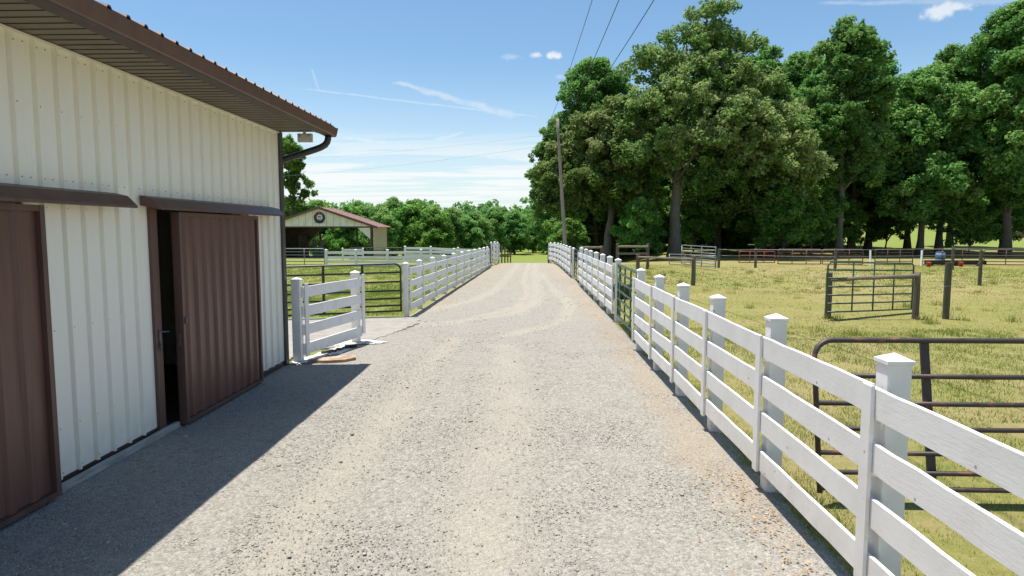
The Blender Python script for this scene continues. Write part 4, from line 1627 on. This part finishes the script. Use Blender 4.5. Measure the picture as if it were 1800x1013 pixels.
# the big olive oak right of the pole: its lobes follow the real crown (spreading right, domed, with a tall top)
tree_proto('oak', 22.6, 6, 6, 11, 'round', 'leaf_oak', 95000, .165, 'bark_pale', .56, .55, per=58, rc=(.3, .78), lobes=[
    (2.6, 0, 20.4, 2.2, 2.2, 1.5, .55), (1.0, .3, 18.2, 3.4, 3.0, 1.7, .55), (4.4, .5, 18.0, 2.6, 2.6, 1.5, .5), (-2.6, 0, 16.4, 2.6, 2.6, 1.6, .6),
    (2.2, -2.4, 15.2, 3.2, 2.4, 1.7, .6), (6.0, 0, 14.6, 3.0, 2.8, 1.8, .55), (-1.2, -3.0, 13.2, 3.2, 2.4, 1.7, .7), (3.6, -4.0, 12.0, 3.0, 2.2, 1.7, .72),
    (8.2, -1.0, 11.4, 3.0, 2.8, 1.9, .7), (-3.2, 1.2, 12.6, 2.8, 2.8, 1.8, .5), (.8, -4.2, 9.6, 3.2, 2.0, 1.6, .66), (6.0, -3.6, 8.8, 3.2, 2.2, 1.8, .66),
    (10.0, -1.2, 7.8, 2.4, 2.4, 2.0, .75), (-2.6, -2.6, 8.6, 2.6, 2.2, 1.6, .5), (3.2, 1, 9.5, 4.5, 3.5, 3.2, .3), (7.8, 0, 6.2, 3.0, 2.8, 1.7, .5), (3.0, -2.2, 6.6, 3.0, 2.2, 1.3, .35),
    (1.5, 0, 14, 3.5, 3, 4, .35), (9.5, .5, 4.9, 2.2, 2.2, 1.3, .5), (-3.0, 2.2, 5.4, 2.6, 2.2, 1.6, .35), (3.2, 2.8, 4.6, 2.8, 2.2, 1.7, .35), (6.8, 1.6, 4.0, 2.6, 2.2, 1.6, .4), (10.4, .6, 4.2, 1.8, 1.8, 1.5, .5), (-4.4, 0, 10.4, 2.2, 2.2, 1.6, .5), (5.0, 2, 12.0, 3.6, 3, 3.6, .35), (8.0, -2.4, 9.8, 2.6, 2.2, 1.8, .7)])
tree_proto('left_oak', 15, 5, 5, 21, 'round', 'leaf_oak', 62000, .165, 'bark_pale', .40, .5, lean=(1.2, 0), per=58, rc=(.3, .78), lobes=[
    (.8, 0, 13.4, 2.4, 2.2, 1.4, .6), (-1.4, -1.2, 12.0, 2.4, 2.2, 1.5, .65), (2.4, -1.6, 11.6, 2.4, 2.2, 1.5, .7), (-3.0, 0, 10.2, 2.2, 2.2, 1.5, .6),
    (.4, -2.8, 9.8, 2.8, 2.0, 1.6, .6), (-4.2, .2, 8.2, 2.2, 2.2, 1.4, .55), (3.4, -2.0, 8.6, 2.4, 2.0, 1.5, .45), (-1.8, -2.4, 7.4, 2.6, 2.0, 1.5, .5), (-4.6, 0, 6.2, 1.9, 1.9, 1.1, .45),
    (1.4, -2.2, 6.6, 2.6, 2.0, 1.3, .4), (0, 0, 9.5, 3.2, 2.6, 3.0, .3), (-2.6, -.8, 5.2, 2.2, 2.0, 1.1, .4)])
tree_proto('maple', 20, 5.0, 3.2, 31, 'tall', 'leaf_green', 66000, .17, 'bark', .36, .52, per=50, rc=(.32, .85))
tree_proto('poplar', 21, 4.6, 4.6, 41, 'tall', 'leaf_green', 60000, .165, 'bark_pale', .36, .55, per=50, rc=(.3, .82))
tree_proto('shade', 17, 5.4, 2.2, 51, 'round', 'leaf_green', 50000, .18, 'bark', .32, .42, per=44, rc=(.35, .9))
tree_proto('sapling', 6.5, 2.6, 1.0, 61, 'round', 'leaf_bright', 13000, .15, 'bark', .09, .55, rc=(.35, .75), per=30)
tree_proto('thicket', 8, 4.6, .1, 64, 'round', 'leaf_green', 26000, .18, 'bark', .12, .42, rc=(.5, .95), per=26)
tree_proto('far_round', 11, 4.8, .2, 71, 'round', 'leaf_far', 17000, .24, 'bark', .25, .5, rc=(.5, 1.1), per=30)
tree_proto('far_tall', 13, 4.2, .4, 81, 'tall', 'leaf_far', 17000, .24, 'bark', .25, .5, rc=(.5, 1.1), per=30)
tree_proto('airy', 13, 3.4, 3, 91, 'cone', 'leaf_bright', 8000, .19, 'bark', .20, .38, rc=(.35, .7), per=13)
tree_proto('far_bright', 9.5, 4.2, .3, 73, 'round', 'leaf_bright', 15000, .22, 'bark', .2, .55, rc=(.45, 1.0), per=28)
tree_proto('far_dark', 13.5, 3.7, .5, 77, 'tall', 'leaf_green', 15000, .23, 'bark', .22, .4, rc=(.45, 1.0), per=26)

G1 = 'tall trees behind the pasture'
plant('oak', 12.6, 58.2, 'largest olive-green oak, tallest crown, straight pale trunk behind the slanting panel', name='oak_tree')
plant('left_oak', 6.8, 60.5, 'olive oak with a leaning trunk, just right of the utility pole', name='oak_tree')
plant('maple', 6.6, 69, 'dark green tree with its top behind the utility pole cables', .4, 1.06, group=G1)
plant('maple', 3.4, 73, 'leftmost green tree behind the pole, hanging over the drive', 2.1, .84, group=G1)
plant('poplar', 24.6, 71, 'green tree whose top shows just right of the olive oak', 1.0, 1.0, group=G1)
plant('poplar', 27.9, 60.5, 'tall green tree with a pale trunk in the middle of the grove', 2.6, .98, group=G1)
plant('maple', 32.2, 67, 'tall green tree right behind the pale trunked one', 3.6, .98, group=G1)
plant('shade', 36.0, 62, 'lower spreading dark tree over the far corral', 1.2, .98, group=G1)
plant('maple', 42.4, 60, 'tallest tree at the right edge of the grove', 5.2, 1.10, group=G1)
plant('poplar', 49.5, 66, 'tree beyond the right edge of the grove, only its left side showing', 4.4, 1.12, group=G1)
plant('shade', 18.5, 66, 'dark tree in the shade behind the olive oak', .3, .95, group=G1)
plant('shade', 22.5, 62, 'low dark tree between the olive oak and the pale trunked tree', 2.2, .72, group=G1)
plant('shade', 40.5, 72, 'dark tree behind the two right-hand trees', 3.1, 1.02, group=G1)
plant('shade', 9.5, 74, 'dark tree behind the leaning oak', 4.0, 1.0, group=G1)
plant('shade', 29.0, 78, 'dark tree in the gap behind the pale trunked tree', 5.0, 1.0, group=G1)
plant('maple', 15.5, 80, 'deep green tree hidden low behind the olive oak trunk', 1.7, .9, group=G1)
plant('shade', 24.8, 84, 'dark tree far back in the middle of the grove', .8, 1.0, group=G1)
plant('poplar', 36.5, 80, 'thin topped tree far back at the right of the grove', 5.9, .92, group=G1)
plant('maple', 50, 80, 'green tree far back at the right end of the grove', 2.9, 1.0, group=G1)
plant('shade', 4.0, 82, 'dark tree behind the utility pole foot', 2.7, .85, group=G1)
plant('maple', 29.6, 75, 'green tree filling the gap left of the pale trunked tree', 4.1, 1.07, group=G1)
plant('poplar', 31.2, 71, 'green tree filling the gap just behind the pale trunked tree', .2, .94, group=G1)
plant('maple', 36.8, 73, 'broad green tree between the pale trunked tree and the tallest right-hand tree', 1.5, .98, group=G1)
plant('poplar', 40.2, 66, 'green tree close left of the tallest right-hand tree', 3.3, .93, group=G1)
plant('maple', 20.5, 76, 'deep green tree behind the right side of the olive oak', 2.4, .92, group=G1)
plant('shade', 55, 74, 'dark tree at the far right of the grove, partly out of view', 2.0, 1.0, group=G1)
G2 = 'bright young trees under the grove'
for k, (x, y, s, lab) in enumerate([
        (9.3, 57.0, .80, 'bright young tree between the leaning trunk and the straight oak trunk'), (15.4, 63, .85, 'bright young tree just right of the straight oak trunk'),
        (21.4, 56.6, .85, 'bright young tree behind the red gate'), (24.9, 59.2, 1.0, 'bright young tree left of the pale trunk'), (25.6, 63, .9, 'small bright tree close to the left of the pale trunk'),
        (31.4, 66.0, .75, 'small bright tree right of the pale trunk'), (36.6, 69.0, .9, 'bright young tree behind the blue barrel'), (40.5, 62, .75, 'bright young tree at the right end of the far corral'),
        (3.6, 68, .95, 'bright young tree behind the foot of the utility pole'), (3.8, 64, .7, 'small bright tree left of the leaning trunk'), (12.5, 72, 1.0, 'young tree in the shade behind the straight oak trunk'),
        (46, 66, .9, 'bright young tree at the right edge below the grove'), (17.5, 74, 1.05, 'young tree in the dark gap behind the red gate'), (6.3, 72, 1.1, 'young tree deep behind the leaning trunk')]):
    plant('sapling', x, y, lab, k * 1.3, s * 1.05, group=G2, name='young_tree')

G5 = 'thicket trees in the shade behind the grove'
for k, (x, y, s, lab) in enumerate([
        (6.5, 80, .9, 'low thicket tree behind the leaning oak trunk'), (10.6, 78, .85, 'low thicket tree left of the straight oak trunk'), (14.8, 76, .8, 'low thicket tree right of the straight oak trunk'),
        (18.2, 80, .95, 'low thicket tree behind the slanting grey panel'), (22.8, 78, .8, 'low thicket tree behind the red gate'), (26.6, 82, .95, 'low thicket tree right of the red gate'),
        (29.6, 76, .8, 'low thicket tree behind the first rusty panel'), (33.0, 80, .9, 'low thicket tree behind the pale trunk'), (37.5, 84, .9, 'low thicket tree right of the pale trunk'),
        (12.5, 90, 1.2, 'tall thicket tree far behind the straight oak trunk'), (21.5, 94, 1.2, 'tall thicket tree far behind the red gate'), (30, 92, 1.2, 'tall thicket tree far behind the pale trunk')]):
    plant('thicket', x, y, lab, k * 1.7, s, group=G5, name='young_tree')

G3 = 'trees around and behind the pavilion'
plant('airy', -27.2, 74, 'thin airy tree rising above the barn downspout', .5, .98, 1.08, group=G3)
for k, (x, y, key, s, lab) in enumerate([
        (-33, 84, 'far_round', .9, 'dark green tree low behind the left end of the pavilion roof'), (-26.5, 82, 'far_round', .80, 'round tree showing through the left of the pavilion opening'),
        (-22.0, 78, 'far_bright', .8, 'round tree showing through the middle of the pavilion opening'), (-25.5, 96, 'far_tall', .82, 'tree peeping over the pavilion ridge'),
        (-17.6, 76, 'far_round', .66, 'bushy tree showing through the right of the pavilion opening'), (-21.4, 100, 'far_tall', .90, 'tall bright tree right behind the pavilion roof end'),
        (-15.6, 84, 'far_bright', .95, 'light green tree right beside the pavilion side wall'), (-12.0, 80, 'far_bright', .80, 'bushy light tree right of the pavilion'),
        (-17.0, 98, 'far_round', .98, 'broad tree behind the light green pavilion trees'), (-12.0, 96, 'far_tall', .72, 'narrow tree above the middle of the cross fence')]):
    plant(key, x, y, lab, k * 1.9, s * .84, group=G3)
G4 = 'trees at the foot of the far hill'
labs = ['broad tree low above the white cross fence', 'round tree above the left drive fence', 'light green tree above the left drive fence top', 'tree above the far black gate on the left',
        'tall tree straight above the crest of the drive', 'dark tree left of the field beyond the crest', 'tree behind the field beyond the crest', 'rounded tree right behind the field',
        'tree between the field and the utility pole', 'tree seen left of the utility pole foot', 'wide tree in the second row above the cross fence', 'tree in the second row above the left fence',
        'pale tree in the second row above the crest', 'tree in the second row above the field', 'tree in the second row near the pole', 'low tree at the left foot of the hill']
spots = [(-9.6, 98), (-9.4, 106), (-9.0, 116), (-8.4, 114), (-3.6, 134), (-7.4, 128), (.2, 142), (4.2, 136), (7.4, 128), (9.6, 116), (-14.5, 118), (-11.6, 134), (-5.0, 150), (1.5, 156), (8.5, 150), (-19.5, 124)]
for k, ((x, y), lab) in enumerate(zip(spots, labs)):
    plant(['far_tall', 'far_round', 'far_bright', 'far_dark', 'far_round'][k % 5], x, y, lab, k * 2.3, (.80 + .34 * ((k * 37) % 10) / 10) * (.66 if y < 120 else .74), group=G4)

# the wooded hill beyond: one mass of crowns
def far_forest():
    r = np.random.default_rng(99)
    cl = []
    for _ in range(620):
        y = r.uniform(165, 420)
        x = r.uniform(-.62, .30) * y
        g = tz(x, y)
        h = r.uniform(8.5, 13.5)
        rad = r.uniform(2.8, 4.6)
        tt = np.clip(r.normal(.48, .18), .05, .95)
        for _ in range(16):
            d = r.normal(size=3)
            d /= np.linalg.norm(d)
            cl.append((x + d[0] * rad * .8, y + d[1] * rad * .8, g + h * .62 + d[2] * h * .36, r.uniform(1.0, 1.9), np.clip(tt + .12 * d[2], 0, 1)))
    me = leaves_mesh('hill_forest', cl, 230000, .55, M['leaf_far'], 100, .8, .8)
    tag(link('hill_forest', me), kind='stuff')
    cl = []
    for _ in range(300):
        y = r.uniform(110, 260)
        x = r.uniform(.16, .95) * y
        if .36 < x / y < .80 and y < 190:
            continue
        g = tz(x, y)
        h = r.uniform(10, 16)
        rad = r.uniform(3.2, 5)
        tt = np.clip(r.normal(.40, .15), .05, .95)
        for _ in range(16):
            d = r.normal(size=3)
            d /= np.linalg.norm(d)
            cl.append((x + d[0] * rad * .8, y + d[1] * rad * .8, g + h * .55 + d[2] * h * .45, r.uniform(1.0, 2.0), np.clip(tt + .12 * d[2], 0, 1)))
    me = leaves_mesh('back_woods', cl, 90000, .6, M['leaf_far'], 101, .8, .8)
    tag(link('back_woods', me), kind='stuff')


far_forest()


# ------------------------------------------------------------------ grass blades and weeds (uncountable)
def blades(regions, seed):
    r = np.random.default_rng(seed)
    V_, F_, T_, b0 = [], [], [], 0
    for (x0, x1, y0, y1, n, h0, h1, w, fn) in regions:
        x, y = r.uniform(x0, x1, n), r.uniform(y0, y1, n)
        dry = sstep(fbm(x * .16, y * .16) * .6 + fbm(x * .8, y * .8) * .4, .40, .64)
        dry = np.where(x < -3, dry * (.25 + .45 * sstep(y, 18, 30)), dry)
        tuft = fbm(x * 2.2 + 9, y * 2.2)
        ok = r.random(n) < np.clip((1.25 - dry * .95) * (tuft * 2.2 - .45), .02, 1)
        if fn is not None:
            ok &= fn(x, y)
        x, y, dry, tuft = x[ok], y[ok], dry[ok], tuft[ok]
        n = len(x)
        h = r.uniform(h0, h1, n) * (.3 + tuft * .8)
        a = r.uniform(0, 2 * math.pi, n)
        lx, ly = r.normal(0, .45, n) * h, r.normal(0, .45, n) * h
        z = terrain(x, y)
        ww = w * r.uniform(.6, 1.3, n)
        p0 = np.stack([x - np.cos(a) * ww, y - np.sin(a) * ww, z - .005], -1)
        p1 = np.stack([x + np.cos(a) * ww, y + np.sin(a) * ww, z - .005], -1)
        p2 = np.stack([x + lx, y + ly, z + h], -1)
        V_.append(np.stack([p0, p1, p2], 1).reshape(-1, 3))
        F_.append(np.arange(3 * n).reshape(-1, 3) + b0)
        b0 += 3 * n
        T_.append(np.clip(dry * .62 + r.normal(.18, .16, n), 0, 1))
    return np_mesh('grass', np.concatenate(V_), np.concatenate(F_), M['blade'], {'tint': ('FACE', np.concatenate(T_))})


regs = [(2.24, 5.5, 2.6, 8, 34000, .03, .07, .0035, None), (2.25, 12, 8, 16, 60000, .03, .075, .006, lambda x, y: x < y * .86),
        (2.3, 22, 14, 26, 65000, .035, .08, .010, lambda x, y: x < y * .86), (2.4, 38, 24, 45, 70000, .045, .09, .016, lambda x, y: x < y * .86),
        (-14, -3.55, 17.7, 26, 80000, .04, .09, .008, lambda x, y: (x < -3.5 + (y - 17.6) * .025)), (-18, -3.4, 24, 46, 80000, .05, .11, .016, lambda x, y: x < -3.5 + (y - 17.6) * .025),
        (2.1, 2.5, 2.6, 17, 9000, .04, .13, .004, None)]
tag(link('grass', blades(regs, 5)), kind='stuff')


def weed_tufts():
    r = np.random.default_rng(12)
    V_, T_ = [], []
    spots_ = [(x, y) for x, y in zip(r.uniform(2.5, 24, 150), r.uniform(6, 40, 150)) if x < y * .86]
    spots_ += [(1.0, 7.6), (8.0, 17.3), (10.3, 17.4), (11.3, 17.3), (12.4, 17.1), (13.2, 17.2), (7.9, 17.5)]
    for k, (x, y) in enumerate(spots_):
        small = (x, y) == (1.0, 7.6)
        n = 14 if small else int(r.integers(25, 70))
        hh = .045 if small else r.uniform(.10, .26)
        px, py = r.normal(x, .05 if small else .10, n), r.normal(y, .05 if small else .10, n)
        h = hh * r.uniform(.4, 1.1, n)
        a = r.uniform(0, 6.283, n)
        w = .004 if y < 9 else .009
        z = terrain(px, py) + (.01 if x < 2 else 0)
        p0 = np.stack([px - np.cos(a) * w, py - np.sin(a) * w, z], -1)
        p1 = np.stack([px + np.cos(a) * w, py + np.sin(a) * w, z], -1)
        p2 = np.stack([px + r.normal(0, .4, n) * h, py + r.normal(0, .4, n) * h, z + h], -1)
        V_.append(np.stack([p0, p1, p2], 1).reshape(-1, 3))
        T_.append(np.clip(r.normal(r.choice([.25, .4, .65]), .12, n), 0, 1))
    v = np.concatenate(V_)
    me = np_mesh('weeds', v, np.arange(len(v)).reshape(-1, 3), M['blade'], {'tint': ('FACE', np.concatenate(T_))})
    tag(link('weeds', me), kind='stuff')


weed_tufts()


# dry leaf litter by the foot of the nearest fence (uncountable)
def litter():
    r = np.random.default_rng(31)
    n = 420
    y = r.uniform(2.9, 6.2, n)
    x = np.minimum(2.2, 2.02 - np.abs(r.normal(0, .26, n)))
    a = r.uniform(0, 6.283, n)
    s_ = r.uniform(.008, .022, n)
    tl = r.uniform(-.6, .6, (n, 2))
    V_ = []
    for (u, v) in ((-1, 0), (0, -.5), (1, 0), (0, .5)):
        dx, dy = (u * np.cos(a) - v * np.sin(a)) * s_, (u * np.sin(a) + v * np.cos(a)) * s_
        V_.append(np.stack([x + dx, y + dy, .048 + dx * tl[:, 0] + dy * tl[:, 1]], -1))
    v = np.stack(V_, 1).reshape(-1, 3)
    m = tint_mat('dry_leaf', [(0, (.22, .12, .06)), (.5, (.33, .22, .12)), (1, (.45, .35, .23))], 0, .8, .1)
    tag(link('leaf_litter', np_mesh('leaf_litter', v, np.arange(4 * n).reshape(-1, 4), m, {'tint': ('FACE', r.random(n))})), kind='stuff')


litter()
